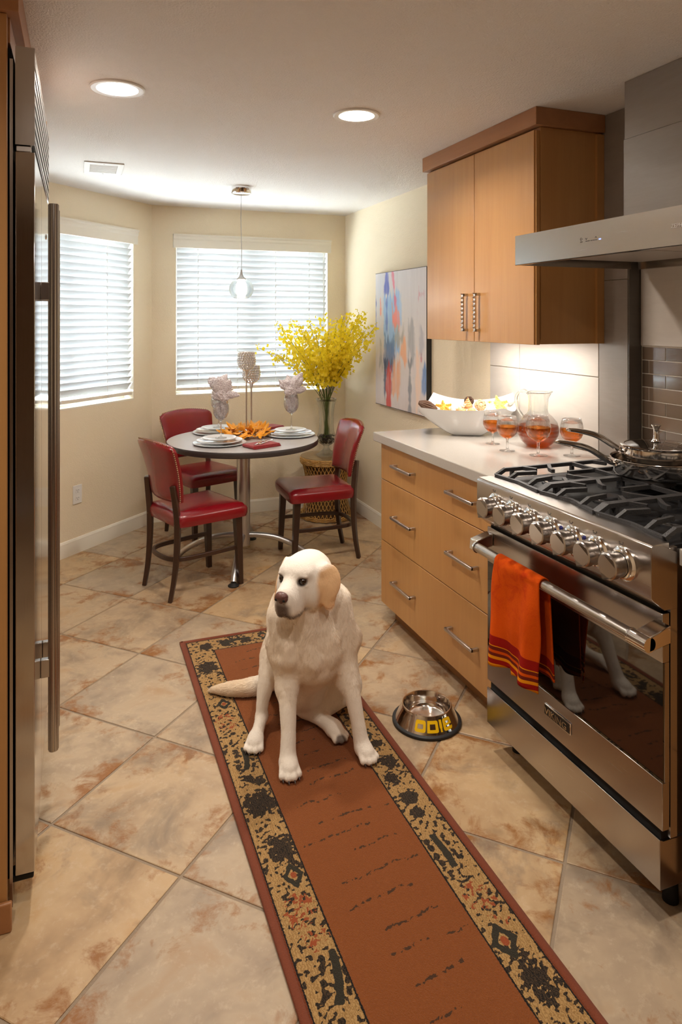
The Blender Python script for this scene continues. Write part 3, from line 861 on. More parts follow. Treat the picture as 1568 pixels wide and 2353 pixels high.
# burners and grates
for x in (1.50, 1.80):
    for y in (1.897, 1.655, 1.413):
        MB().lathe([(.052, 0), (.050, .006), (.034, .007), (.034, .014), (.030, .020), (0, .021)], (x, y, .9145), 28).build('burner', MAT['black_metal'], rg, smooth=True)
        MB().lathe([(.046, 0), (.046, .010), (.037, .0105), (.036, .003)], (x, y, .9150), 28).build('burner_ring', MAT['polished_steel'], rg, smooth=True)
def grate(y0, y1):
    r = MB(); w = .0088; z = .948; xf, xb, xm = 1.372, 1.945, 1.655; yc = (y0 + y1) / 2
    sq = dict(n=4, caps=True)
    for y in (y0, y1):
        r.tube([(1.337, y, .930), (xf, y, z), (xb, y, z)], w, **sq)
    for x in (xb, xm):
        r.tube([(x, y0, z), (x, y1, z)], w, **sq)
    r.tube([(1.337, y0, .931), (1.337 + (.022 if abs(yc - 1.655) < .1 else .012), yc, .931), (1.337, y1, .931)], w * .9, **sq)
    for q in (.28, .72):
        y = y0 + (y1 - y0) * q
        r.tube([(1.345, y, .931), (1.376, y, z), (1.445, y + (.012 if q < .5 else -.012), z)], w, **sq)
    for xc in (1.50, 1.80):
        for sgn, ye in ((1, y0), (-1, y1)):
            r.tube([(xc + .055, ye, z), (xc + .020, ye + sgn * .052, z), (xc + .012, ye + sgn * .080, z)], w, **sq)
            r.tube([(xc - .055, ye, z), (xc - .030, ye + sgn * .045, z)], w, **sq)
        x_in = xm if xc < xm else xb
        r.tube([(x_in, yc, z), (xc + .045, yc, z)], w, **sq)
        if xc > xm: r.tube([(xm, yc, z), (xc - .045, yc, z)], w, **sq)
    for x in (xf + .03, xm, xb):
        for y in (y0, y1):
            r.box(x - .006, x + .006, y - .006, y + .006, .9148, z)
    return r.build('grate', MAT['cast_iron'], rg)
for y0, y1 in ((1.784, 2.016), (1.536, 1.772), (1.292, 1.524)):
    grate(y0, y1)

# ================================================================== towel over the oven handle
def towel():
    W0_, W1_ = 1.632, 1.853
    zc, xc, R = .707, 1.243, .0185
    def fn(u, v):
        y = W1_ + (W0_ - W1_) * u
        fold = .016 * math.sin(u * PI * 3.1 + .4) + .007 * math.sin(u * 17)
        # v: 0 bottom front .. 1 bottom back
        Lf, Lb = .300 + .016 * math.sin(u * 5.0 + 1) + (.018 if u > .42 else 0), .27 - .01 * math.sin(u * 6)
        arc = PI * R; tot = Lf + arc + Lb; d = v * tot
        taper = 1.0
        if d < Lf:
            dn = (Lf - d) / Lf
            x = xc - R - max(0, dn) * (.006 + fold * .9) - .002 * math.sin(dn * 9 + u * 6)
            z = zc - (Lf - d); pull = dn
            y = y + (.5 - u) * .030 * math.sin(min(1, dn * 1.3) * PI) * .5 + .012 * dn
        elif d < Lf + arc:
            a = (d - Lf) / R
            x = xc - R * math.cos(a); z = zc + R * math.sin(a)
        else:
            dn = (d - Lf - arc) / Lb
            x = xc + R + dn * (.010 + fold * .4); z = zc - (d - Lf - arc)
            x = min(x, 1.302); y = y - .018 * dn
        return (x, y, z)
    r = thing('dish_towel', 'orange dish towel with red and yellow stripes hung over the oven handle', 'towel', (1.243, 1.743, .385))
    MB().grid(fn, 44, 90).build('cloth', MAT['towel_cloth'], r, smooth=True, solid=.004, ang=180)
    return r
towel()

# ================================================================== refrigerator and its beech surround
FX, FY0, FY1, FS = -.097, 1.866, 2.780, 2.215
fr = thing('refrigerator', 'tall built-in stainless steel refrigerator with tubular door handles', 'refrigerator', (-.45, 2.32, 0))
MB().box(-.78, -.150, FY0 + .012, FY1 - .004, .09, 2.13).build('cabinet_body', MAT['black_gap'], fr)
MB().box(-.153, -.146, FY0 - .004, FY0 + .010, .03, 2.10).build('side_flange', MAT['steel_brushed_z'], fr)
MB().box(-.72, -.175, FY0 + .02, FY1 - .01, .001, .09).build('toe_grille', MAT['black_metal'], fr)
MB().box(-.150, -.100, FY0 + .01, FY0 + .05, .078, .094).build('hinge', MAT['black_metal'], fr, bevel=.003)
MB().box(-.140, -.106, FY0 + .006, FY0 + .035, 1.877, 1.892).build('hinge', MAT['satin_nickel'], fr, bevel=.002)
for y0, y1, hy in ((FY0, FS - .002, FS - .052), (FS + .002, FY1, FS + .066)):
    d = MB().box(-.141, FX, y0, y1, .100, 1.876).build('door', MAT['steel_mirror'], fr, bevel=.002)
    hdl = MB(); n = 24
    pts_ = [(-.063, hy, z) for z in (.221, .6, 1.2, 1.797)]
    hdl.tube(pts_, .0135, 20)
    for a in range(10):   # fluting
        th = 2 * PI * a / 10
        hdl.tube([(-.063 + .0132 * math.cos(th), hy + .0132 * math.sin(th), .223), (-.063 + .0132 * math.cos(th), hy + .0132 * math.sin(th), 1.795)], .0017, 6)
    hh = hdl.build('handle', MAT['steel_brushed_z'], d, smooth=True)
    for z in (.462, 1.545):
        MB().box(FX, -.070, hy - .009, hy + .009, z - .026, z + .026).build('standoff', MAT['steel_brushed_z'], hh, bevel=.002)
MB().lathe([(0, .004), (.008, .003), (.010, 0)], (0, 0, 0), 16).xf(Matrix.Translation((FX, 2.52, 1.74)) @ Matrix.Rotation(PI / 2, 4, 'Y')).build('lock', MAT['chrome'], fr, smooth=True)
gp = MB().box(-.141, -.136, FY0, FY1, 1.893, 2.134).box(-.136, FX, FY0, FY0 + .004, 1.893, 2.134).box(-.136, FX, FY1 - .004, FY1, 1.893, 2.134).box(-.136, FX, FY0 + .004, FY1 - .004, 2.126, 2.134).box(-.136, FX, FY0 + .004, FY1 - .004, 1.893, 1.899).build('grille_panel', MAT['steel_brushed_z'], fr)
for k in range(7):
    z = 1.908 + k * .031
    MB().prism([(-.130, z + .026), (-.098, z + .004), (-.097, z + .006), (-.097, z + .016), (-.128, z + .030)], 'y', FY0 + .004, FY1 - .004).build('louver', MAT['steel_brushed_y'], gp)
ep = thing('end_panel', 'beech end panel and crown enclosing the refrigerator at the left photo edge', 'panel', (-.47, 2.3, 0))
MB().box(-.798, -.157, 1.835, 1.860, .0005, 2.198).build('panel', MAT['beech'], ep, bevel=.001, seg=1)
MB().box(-.798, -.104, 2.785, 2.806, .0005, 2.198).build('panel', MAT['beech'], ep)
MB().box(-.798, -.145, 1.822, 1.8345, .0005, .072).build('base_trim', MAT['beech_horizontal'], ep, bevel=.004)
MB().box(-.798, -.152, 1.862, 2.783, 2.138, 2.198).build('filler', MAT['beech_horizontal'], ep)
MB().box(-.798, -.130, 1.818, 2.820, 2.199, CEIL - .0005).build('crown', MAT['beech_horizontal'], ep, bevel=.001, seg=1)
# ================================================================== ceiling fixtures
def can(x, y, label, k=1.0):
    r = thing('recessed_light', label, 'ceiling light', (x, y, CEIL), group='recessed ceiling lights')
    MB().lathe([(.070, -.002), (.072, -.006), (.090, -.0075), (.095, -.004), (.095, -.0002), (.070, -.0002)], (x, y, CEIL), 48, closed=True).build('trim_ring', MAT['white_plastic'], r, smooth=True)
    MB().lathe([(0, -.0045), (.066, -.0035), (.0695, -.0015), (.0695, -.0003), (0, -.0003)], (x, y, CEIL), 40).build('lens', MAT['lamp_lens'], r, smooth=True)
    ld = bpy.data.lights.new('can_light', 'AREA'); ld.shape = 'DISK'; ld.size = .13; ld.energy = CAN_POWER * k; ld.color = WARM; ld.spread = math.radians(150)
    lo = bpy.data.objects.new('can_light', ld); COL.objects.link(lo); lo.parent = r; lo.location = (0, 0, -.0075)
can(.135, 2.582, 'lit recessed ceiling light nearest the refrigerator')
can(1.053, 2.579, 'lit recessed ceiling light nearest the wall cabinet')
can(.135, .90, 'recessed ceiling light outside the photo, on the refrigerator side', .6)
can(1.053, .90, 'recessed ceiling light outside the photo, in front of the range', .72)

vt = thing('ceiling_vent', 'square white air vent in the ceiling of the nook', 'vent', (.140, 3.96, CEIL))
VX0, VX1, VY0, VY1 = .035, .235, 3.83, 4.13
MB().box(VX0, VX1, VY0, VY0 + .045, CEIL - .006, CEIL - .0004).box(VX0, VX1, VY1 - .05, VY1, CEIL - .006, CEIL - .0004).box(VX0, VX0 + .03, VY0 + .045, VY1 - .05, CEIL - .006, CEIL - .0004).box(VX1 - .03, VX1, VY0 + .045, VY1 - .05, CEIL - .006, CEIL - .0004).build('frame', MAT['vent_white'], vt, bevel=.001, seg=1)
MB().box(VX0 + .029, VX1 - .029, VY0 + .044, VY1 - .049, CEIL - .0018, CEIL - .0003).build('grille_back', MAT['vent_grille'], vt)
for k in range(12):
    y = VY0 + .052 + k * .0170
    MB().box(VX0 + .031, VX1 - .031, y, y + .0085, CEIL - .0045, CEIL - .0019).build('louver', MAT['vent_white'], vt)
for y in (VY0 + .025, VY1 - .028):
    MB().lathe([(0, -.003), (.004, -.002), (.005, 0)], ((VX0 + VX1) / 2, y, CEIL - .006), 10).build('screw', MAT['satin_nickel'], vt, smooth=True)

# ================================================================== pendant
PX, PY = .958, 4.245
pe = thing('pendant_lamp', 'clear glass globe pendant hanging on a thin cord over the round table', 'lamp', (PX, PY, CEIL))
cp = MB().lathe([(0, -.046), (.050, -.045), (.060, -.040), (.062, -.036), (.062, -.0004), (0, -.0004)], (PX, PY, CEIL), 40).build('canopy', MAT['chrome'], pe, smooth=True)
for a in (-2.2, -1.6, -1.1):
    for dz in (-.014, -.022):
        MB().box(-.010, .010, -.0006, .0006, -.0012, .0012).xf(Matrix.Translation((PX + .0622 * math.cos(a), PY + .0622 * math.sin(a), CEIL + dz)) @ Matrix.Rotation(a + PI / 2, 4, 'Z')).build('vent_slot', MAT['black_gap'], cp)
MB().tube(spline([(PX, PY, CEIL - .04), (PX - .003, PY, 2.1), (PX + .001, PY, 1.9), (PX, PY, 1.755)], 6), .0018, 8).build('cord', MAT['satin_nickel'], pe, smooth=True)
MB().lathe([(0, 1.772), (.006, 1.772), (.007, 1.750), (.010, 1.738), (.016, 1.726), (.028, 1.716), (.033, 1.710), (.030, 1.707), (0, 1.707)], (PX, PY, 0), 28).build('socket_cap', MAT['satin_nickel'], pe, smooth=True)
MB().lathe([(.030, 1.712), (.046, 1.705), (.062, 1.690), (.073, 1.668), (.075, 1.648), (.070, 1.626), (.058, 1.606), (.046, 1.596)], (PX, PY, 0), 48).build('glass_globe', MAT['thick_glass'], pe, smooth=True, ang=180, solid=.0022)
MB().lathe([(0, 1.617), (.012, 1.620), (.022, 1.633), (.025, 1.650), (.022, 1.668), (.014, 1.686), (.012, 1.706), (0, 1.707)], (PX, PY, 0), 24).build('bulb', MAT['bulb_glow'], pe, smooth=True)
ld = bpy.data.lights.new('bulb_light', 'POINT'); ld.energy = PENDANT_POWER; ld.color = WARM; ld.shadow_soft_size = .03
lo = bpy.data.objects.new('bulb_light', ld); COL.objects.link(lo); lo.parent = pe; lo.location = (0, 0, 1.66 - CEIL - .06)

# ================================================================== painting on the right wall
def painting():
    Y0, Y1, Z0, Z1 = 3.700, 4.458, .875, 1.781
    nu, nv = 150, 180
    a, b = np.meshgrid(np.linspace(0, 1, nu + 1), np.linspace(0, 1, nv + 1))
    C = np.zeros(a.shape + (3,)); C[:] = srgb(226, 222, 224)
    lo_ = np.array(srgb(216, 204, 200)); C += (lo_ - C) * (b[..., None] ** 1.5)
    nz = fbm(a * 30, b * 3.0, 1.5); C *= (0.93 + 0.14 * nz[..., None])
    def stroke(col, a0, a1, b0, b1, op=.9, slant=0.0, soft=.03, rag=.06, seed=0.0):
        nonlocal C
        ax = a - slant * (b - b0)
        na = (fbm(b * 14, a * 4, seed + 3) - .5) * rag; nb = (fbm(a * 34, b * 4, seed + 9) - .5) * rag * 4
        d = np.minimum(np.minimum(ax + na - a0, a1 - ax + na), np.minimum(b + nb - b0, b1 - b + nb))
        k = np.clip(d / soft, 0, 1) * op * np.clip(.45 + 1.1 * fbm(a * 45, b * 5, seed + 5), 0, 1)
        C = C + (np.array(srgb(*col)) - C) * k[..., None]
    stroke((208, 214, 224), .0, .2, .0, .5, .5, soft=.1)
    stroke((148, 192, 232), .17, .52, .14, .60, .9, seed=1)
    stroke((92, 104, 190), .19, .30, -.2, .20, .95, seed=2, soft=.02)
    stroke((90, 112, 196), .22, .27, .15, .42, .9, seed=3, soft=.02)
    stroke((226, 104, 134), .27, .33, -.2, .27, .95, slant=.30, seed=4, soft=.02)
    stroke((170, 204, 238), .42, .56, .14, .40, .8, seed=5)
    stroke((242, 138, 120), .35, .50, .27, .41, .95, slant=.12, seed=6, soft=.02)
    stroke((150, 178, 140), .43, .50, .37, .44, .8, seed=7)
    stroke((172, 166, 160), .40, .60, .41, .57, .85, seed=8)
    stroke((96, 128, 176), .17, .42, .48, .76, .9, seed=9)
    stroke((66, 84, 120), .17, .25, .64, .90, .9, seed=10, soft=.02)
    stroke((60, 70, 90), .2, .42, .66, .74, .6, seed=11)
    stroke((204, 62, 48), .22, .35, .69, 1.1, .95, seed=12, soft=.02)
    stroke((238, 176, 136), .50, .66, .52, .66, .95, seed=13)
    stroke((232, 168, 124), .36, .55, .66, .92, .85, slant=-.1, seed=14)
    stroke((120, 96, 92), .33, .37, .72, .86, .8, seed=15)
    stroke((158, 160, 168), .66, .80, .38, .64, .7, seed=16)
    stroke((136, 138, 146), .67, .74, .62, 1.1, .9, seed=17, soft=.02)
    stroke((130, 132, 140), .72, .82, .74, .77, .8, seed=18, soft=.015)
    stroke((240, 208, 186), .80, .90, .54, 1.0, .8, seed=19)
    stroke((212, 84, 96), .89, .93, .57, .65, .8, seed=20, soft=.015)
    stroke((98, 136, 190), .915, 1.1, .64, .86, .9, seed=21)
    stroke((170, 170, 184), .86, .97, .38, .60, .6, seed=22)
    stroke((84, 118, 190), -.1, .030, .19, .45, .95, seed=23, soft=.02)
    stroke((238, 132, 96), .09, .135, .22, .30, .95, seed=24, soft=.015)
    stroke((216, 92, 110), .83, .85, .26, .31, .7, seed=25, soft=.01)
    stroke((216, 150, 165), .86, .95, .17, .19, .6, seed=26, soft=.01)
    stroke((120, 130, 124), .08, .15, .50, .70, .55, seed=27)
    r = thing('wall_painting', 'abstract painting with blue and red vertical strokes on the right wall', 'painting', (1.98, 4.08, .875))
    off = wpos(r)
    X, Yc, Zc = 1.9655 + 0 * a, Y1 + (Y0 - Y1) * a, Z1 + (Z0 - Z1) * b
    V = np.stack([X - off[0], Yc - off[1], Zc - off[2]], -1).reshape(-1, 3)
    w = nu + 1
    F = [(j*w+i, (j+1)*w+i, (j+1)*w+i+1, j*w+i+1) for j in range(nv) for i in range(nu)]
    me = bpy.data.meshes.new('canvas'); me.from_pydata(V.tolist(), [], F)
    at = me.color_attributes.new('paint', 'FLOAT_COLOR', 'POINT')
    at.data.foreach_set('color', np.concatenate([C.reshape(-1, 3), np.ones((V.shape[0], 1))], 1).astype(np.float32).ravel())
    m = N('oil_paint'); cc = m.n('Attribute', attribute_name='paint').outputs['Color']; co = m.coord()
    m.out(m.bsdf(col=cc, rough=0.5, nrm=m.bump(m.noise(m.mapping(co, (60, 60, 12)), 3, 4), .15, .003)))
    me.materials.append(MAT['oil_paint'])
    o = bpy.data.objects.new('canvas', me); COL.objects.link(o); o.parent = r
    MB().box(1.966, 1.9995, Y0, Y1, Z0, Z1).box(1.9645, 1.967, Y0 - .002, Y0 + .001, Z0 - .002, Z1 + .002).box(1.9645, 1.967, Y0, Y1, Z1 - .001, Z1 + .002).box(1.9645, 1.967, Y0, Y1, Z0 - .002, Z0 + .001).build('stretcher_frame', MAT['frame_black'], r)
painting()

# ================================================================== wall outlet on the bay wall
so = 0.705
ot = thing('wall_outlet', 'white wall outlet low on the angled wall', 'outlet', bay(so, 0, .365))
def bx(nm, s0, s1, w0, w1, z0, z1, mat, parent, **kw):
    mb = MB(); baybox(mb, s0, s1, w0, w1, z0, z1); return mb.build(nm, MAT[mat], parent, **kw)
pl = bx('plate', so - .036, so + .036, -.006, -.0003, .307, .423, 'white_plastic', ot, bevel=.002)
for zc in (.341, .389):
    s_ = bx('socket', so - .017, so + .017, -.008, -.006, zc - .014, zc + .014, 'white_plastic', ot, bevel=.003)
    bx('slot', so - .008, so - .006, -.0084, -.0079, zc - .002, zc + .007, 'black_gap', s_)
    bx('slot', so + .006, so + .008, -.0084, -.0079, zc - .002, zc + .007, 'black_gap', s_)
    bx('slot', so - .002, so + .002, -.0084, -.0079, zc - .010, zc - .006, 'black_gap', s_)
# ================================================================== round table
TX, TY, TZ = .945, 4.13, .740
tb = thing('round_table', 'round grey pedestal table with a dark edge and arched steel feet', 'table', (TX, TY, 0))
MB().lathe([(0, TZ - .036), (.440, TZ - .036), (.452, TZ - .030), (.4545, TZ - .018), (.4545, TZ - .004), (.452, TZ - .0005), (0, TZ - .0005)], (TX, TY, 0), 96).build('table_edge', MAT['edge_band'], tb, smooth=True)
MB().lathe([(0, TZ - .003), (.4505, TZ - .003), (.4515, TZ), (0, TZ)], (TX, TY, 0), 96).build('table_top', MAT['laminate_grey'], tb, smooth=True)
MB().lathe([(0, .095), (.036, .095), (.040, .10), (.040, TZ - .05), (.10, TZ - .045), (.10, TZ - .037), (0, TZ - .037)], (TX, TY, 0), 36).build('column', MAT['table_steel'], tb, smooth=True)
for k, a0 in enumerate((-1.93, -1.93 + PI / 2, -1.93 + PI, -1.93 - PI / 2)):
    c_, s_ = math.cos(a0), math.sin(a0)
    pp = [(TX + c_ * r, TY + s_ * r, z) for r, z in ((.02, .158), (.10, .156), (.20, .140), (.30, .100), (.37, .055), (.402, .020))]
    ar = MB().tube(spline(pp, 5), [.017] * 20 + [.0165] * 6, 14).build('foot_arm', MAT['table_steel'], tb, smooth=True)
    MB().lathe([(0, .0005), (.030, .0005), (.031, .006), (.022, .012), (.012, .018), (.012, .026), (0, .026)], (TX + c_ * .405, TY + s_ * .405, 0), 20).build('glide', MAT['black_rubber'], ar, smooth=True)

# ================================================================== red leather chairs (local frame: faces +x)
def make_chair():
    r = thing('dining_chair', None, 'chair', group='red leather chairs around the round table')
    # seat: crowned box, wider in front
    def seat_fn(u, v):
        return None
    nx, ny = 18, 18
    def P(i, j, top):
        u = i / nx * 2 - 1; v = j / ny * 2 - 1
        # squircle-round the plan corners
        uu, vv = u, v
        k = 0.10
        x = .020 + .205 * uu * (1 - k * .5 * vv**8 * abs(uu)**6)
        hw = (.181 + .029 * (uu + 1) / 2)
        y = hw * vv * (1 - k * .5 * uu**8 * abs(vv)**6)
        e = max(abs(uu), abs(vv))
        z = (.461 - .012 * e**4 - .012 * e**24) if top else .380
        return (x, y, z)
    mb = MB()
    mb.grid(lambda a, b: P(a * nx, b * ny, True), nx, ny)
    mb.grid(lambda a, b: P(a * nx, b * ny, False), nx, ny)
    per = [(i, 0) for i in range(nx)] + [(nx, j) for j in range(ny)] + [(i, ny) for i in range(nx, 0, -1)] + [(0, j) for j in range(ny, 0, -1)]
    vs_ = []
    for (i, j) in per:
        t = P(i, j, True); b = P(i, j, False); cx_ = .02
        mx_, my_ = cx_ + (t[0] - cx_) * 1.025, t[1] * 1.025
        vs_ += [t, (mx_, my_, .425), (mx_, my_, .400), b]
    n = len(per); fs_ = []
    for k in range(n):
        l = (k + 1) % n
        for q in range(3): fs_.append((4*k+q, 4*l+q, 4*l+q+1, 4*k+q+1))
    mb.add(vs_, fs_)
    mb.build('seat', MAT['red_leather'], r, smooth=True, local=True, ang=70)
    # backrest: bowed, rounded top corners
    def B(u, v, side):      # u -1..1 across, v 0..1 up, side -1 back / +1 front
        vv = v
        hw = .158 + .048 * vv**0.9
        if vv > .86:
            q = (vv - .86) / .14; hw *= 1 - .16 * (1 - math.sqrt(max(0, 1 - q * q)))
        z = .505 + .305 * vv + .016 * (1 - u * u) * vv
        edge = max(abs(u)**10, abs(2 * vv - 1)**14)
        th = .0225 * (1 - .55 * edge) + (.006 * (1 - u * u) * math.sin(PI * vv) if side > 0 else 0)
        lean = -.190 - .020 * vv - .052 * vv * vv
        x = lean + .034 * u * u + side * th
        return (x, hw * u, z)
    nu, nv = 20, 18
    mb = MB(); mb.grid(lambda a, b: B(a * 2 - 1, b, 1), nu, nv); mb.grid(lambda a, b: B(a * 2 - 1, b, -1), nu, nv)
    rim = [(i / nu, 0) for i in range(nu)] + [(1, j / nv) for j in range(nv)] + [(i / nu, 1) for i in range(nu, 0, -1)] + [(0, j / nv) for j in range(nv, 0, -1)]
    vs_ = []
    for a, b in rim: vs_ += [B(a * 2 - 1, b, 1), B(a * 2 - 1, b, -1)]
    n = len(rim); mb.add(vs_, [(2*k, 2*((k+1) % n), 2*((k+1) % n)+1, 2*k+1) for k in range(n)])
    bk = mb.build('backrest', MAT['red_leather'], r, smooth=True, local=True, ang=75)
    mb = MB()
    for a, b in [(1.0, k / 26 * .93 + .02) for k in range(27)] + [(1 - k / 26, .995) for k in range(1, 26)] + [(0.0, .95 - k / 26 * .93) for k in range(27)]:
        p = Vector(B((a * 2 - 1) * .985, min(b, .985), -1)); f = Vector(B((a * 2 - 1) * .985, min(b, .985), 1))
        c = p * .72 + f * .28
        out = Vector((0, (a * 2 - 1), 0)) if 0 < b < .97 and a in (0.0, 1.0) else Vector((0, 0, 1))
        mb.ball(c + out * .0035 + Vector((-.004, 0, 0)), .0042, 6, 4)
    mb.build('nail_trim', MAT['brass_nail'], bk, smooth=True, local=True)
    # legs
    for s_ in (1, -1):
        mb = MB(); b_, t_ = .0135, .0205
        f0 = Vector((.196, .170 * s_, 0.0006)); f1 = Vector((.178, .166 * s_, .384))
        mb.hexa([(f0.x - b_, f0.y - b_, f0.z), (f0.x + b_, f0.y - b_, f0.z), (f0.x + b_, f0.y + b_, f0.z), (f0.x - b_, f0.y + b_, f0.z),
                 (f1.x - t_, f1.y - t_, f1.z), (f1.x + t_, f1.y - t_, f1.z), (f1.x + t_, f1.y + t_, f1.z), (f1.x - t_, f1.y + t_, f1.z)])
        mb.build('front_leg', MAT['espresso_wood'], r, local=True, bevel=.003)
        pts_ = spline([(-.218, .152 * s_, .0006), (-.196, .155 * s_, .12), (-.183, .158 * s_, .26), (-.181, .160 * s_, .40), (-.190, .158 * s_, .50), (-.202, .150 * s_, .60)], 5)
        rs = [.017 + .006 * min(1, p.z / .35) for p in pts_]
        mb = MB().tube(pts_, rs, 4, up=(1, 1, 0), flat=(1, .9))
        lg = mb.build('rear_leg', MAT['espresso_wood'], r, local=True, bevel=.003)
        mb = MB()
        for z in (.395, .425):
            mb.ball((-.1975, .158 * s_, z), (.0025, .005, .005), 8, 5)
        mb.build('screw_cap', MAT['brass_nail'], lg, local=True, smooth=True)
    half = [(.186, .160), (.05, .158), (-.10, .150), (-.165, .128), (-.196, .085), (-.206, .03)]
    path = [(x, y, .205) for x, y in half] + [(x, -y, .205) for x, y in reversed(half)]
    MB().tube(spline(path, 5), .0135, 4, up=(0, 0, 1), flat=(1.15, .8)).build('stretcher', MAT['espresso_wood'], r, local=True, bevel=.002)
    return r
chair = make_chair()
spots = [((.604, 3.868), math.atan2(.34, .94), 'red leather dining chair seen from behind, left of the table'),
         ((.800, 4.745), math.atan2(-.93, .36), 'red leather dining chair behind the table, below the back window'),
         ((1.402, 4.078), math.atan2(.035, -1.0), 'red leather dining chair beside the wicker stand, right of the table')]
for i, ((x, y), a, lab) in enumerate(spots):
    o = chair if i == 0 else dup(chair)
    o.location = (x, y, 0); o.rotation_euler = (0, 0, a); o['label'] = lab; o['category'] = 'chair'; o['group'] = 'red leather chairs around the round table'

# ================================================================== place settings
def plate(name, label, group, x, y, z, R, mat, rim=.012):
    o = MB().lathe([(0, 0), (R * .62, 0), (R * .68, .003), (R, rim - .002), (R + .0015, rim), (R, rim + .0016), (R * .70, .0062), (R * .62, .0036), (0, .0034)], (0, 0, 0), 56).build(name, MAT[mat], None, smooth=True)
    o.location = (x, y, z); return tag(o, label, 'plate', group)
def wine_glass(x, y, z, label):
    o = MB().lathe([(.0, .0), (.034, .0), (.036, .0015), (.030, .003), (.010, .006), (.0045, .012), (.0036, .03), (.0036, .090), (.0055, .100), (.016, .107), (.032, .120), (.044, .142), (.0475, .165), (.045, .190), (.0385, .222), (.0378, .222), (.0440, .190), (.0465, .165), (.043, .142), (.031, .122), (.0, .109)], (0, 0, 0), 40).build('wine_glass', MAT['clear_glass'], None, smooth=True, ang=180)
    o.location = (x, y, z); return tag(o, label, 'wine glass', 'wine glasses on the place settings')
def napkin(x, y, z, label, seed, spikes):
    """crumpled cloth: a gathered stem in the glass and a bunched head with pointed corners"""
    r = thing('cloth_napkin', label, 'napkin', (x, y, z), group='patterned napkins in wine glasses')
    R_ = Vector((.934, -.357, 0)); Q_ = Vector((.357, .934, 0)); U_ = Vector((0, 0, 1))
    sp = []
    for (dr, dz, dq, w, ln) in spikes:
        d = (R_ * dr + U_ * dz + Q_ * dq); d.normalize(); sp.append((d, w, ln))
    nu, nv = 110, 70
    th, ph = np.meshgrid(np.linspace(0, 2 * PI, nu, endpoint=False), np.linspace(.02, PI - .02, nv + 1))
    dx, dy, dz = np.sin(ph) * np.cos(th), np.sin(ph) * np.sin(th), np.cos(ph)
    rad = 1 / np.sqrt((dx / .040)**2 + (dy / .040)**2 + (dz / .050)**2)
    ext = np.zeros_like(rad)
    for d, w, ln in sp:
        ang = np.arccos(np.clip(dx * d.x + dy * d.y + dz * d.z, -1, 1))
        ext = np.maximum(ext, ln * np.clip(1 - ang / (w * 1.3), 0, 1) ** 0.85)
    rad = rad + ext
    q = 3.4
    crease = np.abs(fbm(dx * q + seed * 3.1, dy * q, dz * q, 3) - .5) * 2
    rad = rad * (.88 + .34 * crease) + .004 * (fbm(dx * 9 + seed, dy * 9, dz * 9, 2) - .5)
    X, Y, Zc = rad * dx, rad * dy, rad * dz + .150
    low = Zc < .128                      # pinch the underside into the glass
    sq = np.clip((.128 - Zc) / .05, 0, 1)
    X, Y = X * (1 - .55 * sq), Y * (1 - .55 * sq)
    mb = MB(); V = [(float(a), float(b), float(c)) for a, b, c in zip(X.ravel(), Y.ravel(), Zc.ravel())]
    mb.add(V, [(j * nu + i, j * nu + (i + 1) % nu, (j + 1) * nu + (i + 1) % nu, (j + 1) * nu + i) for j in range(nv) for i in range(nu)])
    mb.build('cloth', MAT['napkin_print'], r, smooth=True, local=True, ang=75)
    def stem(u_, v_):
        a = 2 * PI * u_; zz = .016 + .105 * v_
        rr_ = (.012 + .018 * math.sin(PI * (v_ * .75 + .12))) * (1 + .28 * math.sin(5 * a + seed + 6 * v_) + .15 * math.sin(11 * a + 3 * v_))
        return (rr_ * math.cos(a), rr_ * math.sin(a), zz)
    MB().grid(stem, 60, 14, wrap=True).build('tucked_end', MAT['napkin_print'], r, smooth=True, local=True, ang=180)
    return r
SET = [((.775, 4.005), 'front setting nearest the camera'), ((1.245, 4.140), 'setting on the right'), ((.835, 4.395), 'setting at the back left')]
for i, ((x, y), where) in enumerate(SET):
    plate('charger_plate', 'large pale charger plate, the lowest plate at the ' + where, 'charger plates', x, y, TZ + .0004, .152, 'charger_porcelain', .010)
    plate('dinner_plate', 'white dinner plate, the middle plate at the ' + where, 'dinner plates', x, y, TZ + .0125, .131, 'porcelain')
    plate('salad_plate', 'small white plate on top at the ' + where, 'salad plates', x, y, TZ + .0262, .098, 'porcelain')
    gz = TZ + .0306
    wine_glass(x + .012, y + .02, gz, 'stemmed wine glass standing on the ' + where)
    spk = [[(-.15, 1, 0, .75, .075), (.55, .85, .1, .5, .070), (1, .10, -.1, .38, .080), (-.7, .3, .1, .8, .022), (.5, -.2, -.6, .7, .020), (0, .4, -1, .6, .015)],
           [(-.75, .62, -.1, .55, .062), (-.25, .95, .1, .5, .052), (.62, .92, -.1, .62, .085), (1, .12, -.2, .42, .070), (-.5, -.1, -.8, .7, .022)],
           [(-.6, .7, 0, .6, .060), (.5, .9, 0, .6, .060), (1, 0, 0, .4, .050)]][i]
    napkin(x + .012, y + .02, gz + .096, 'grey scroll-print napkin tucked in the glass, ' + where, 5 + i, spk)

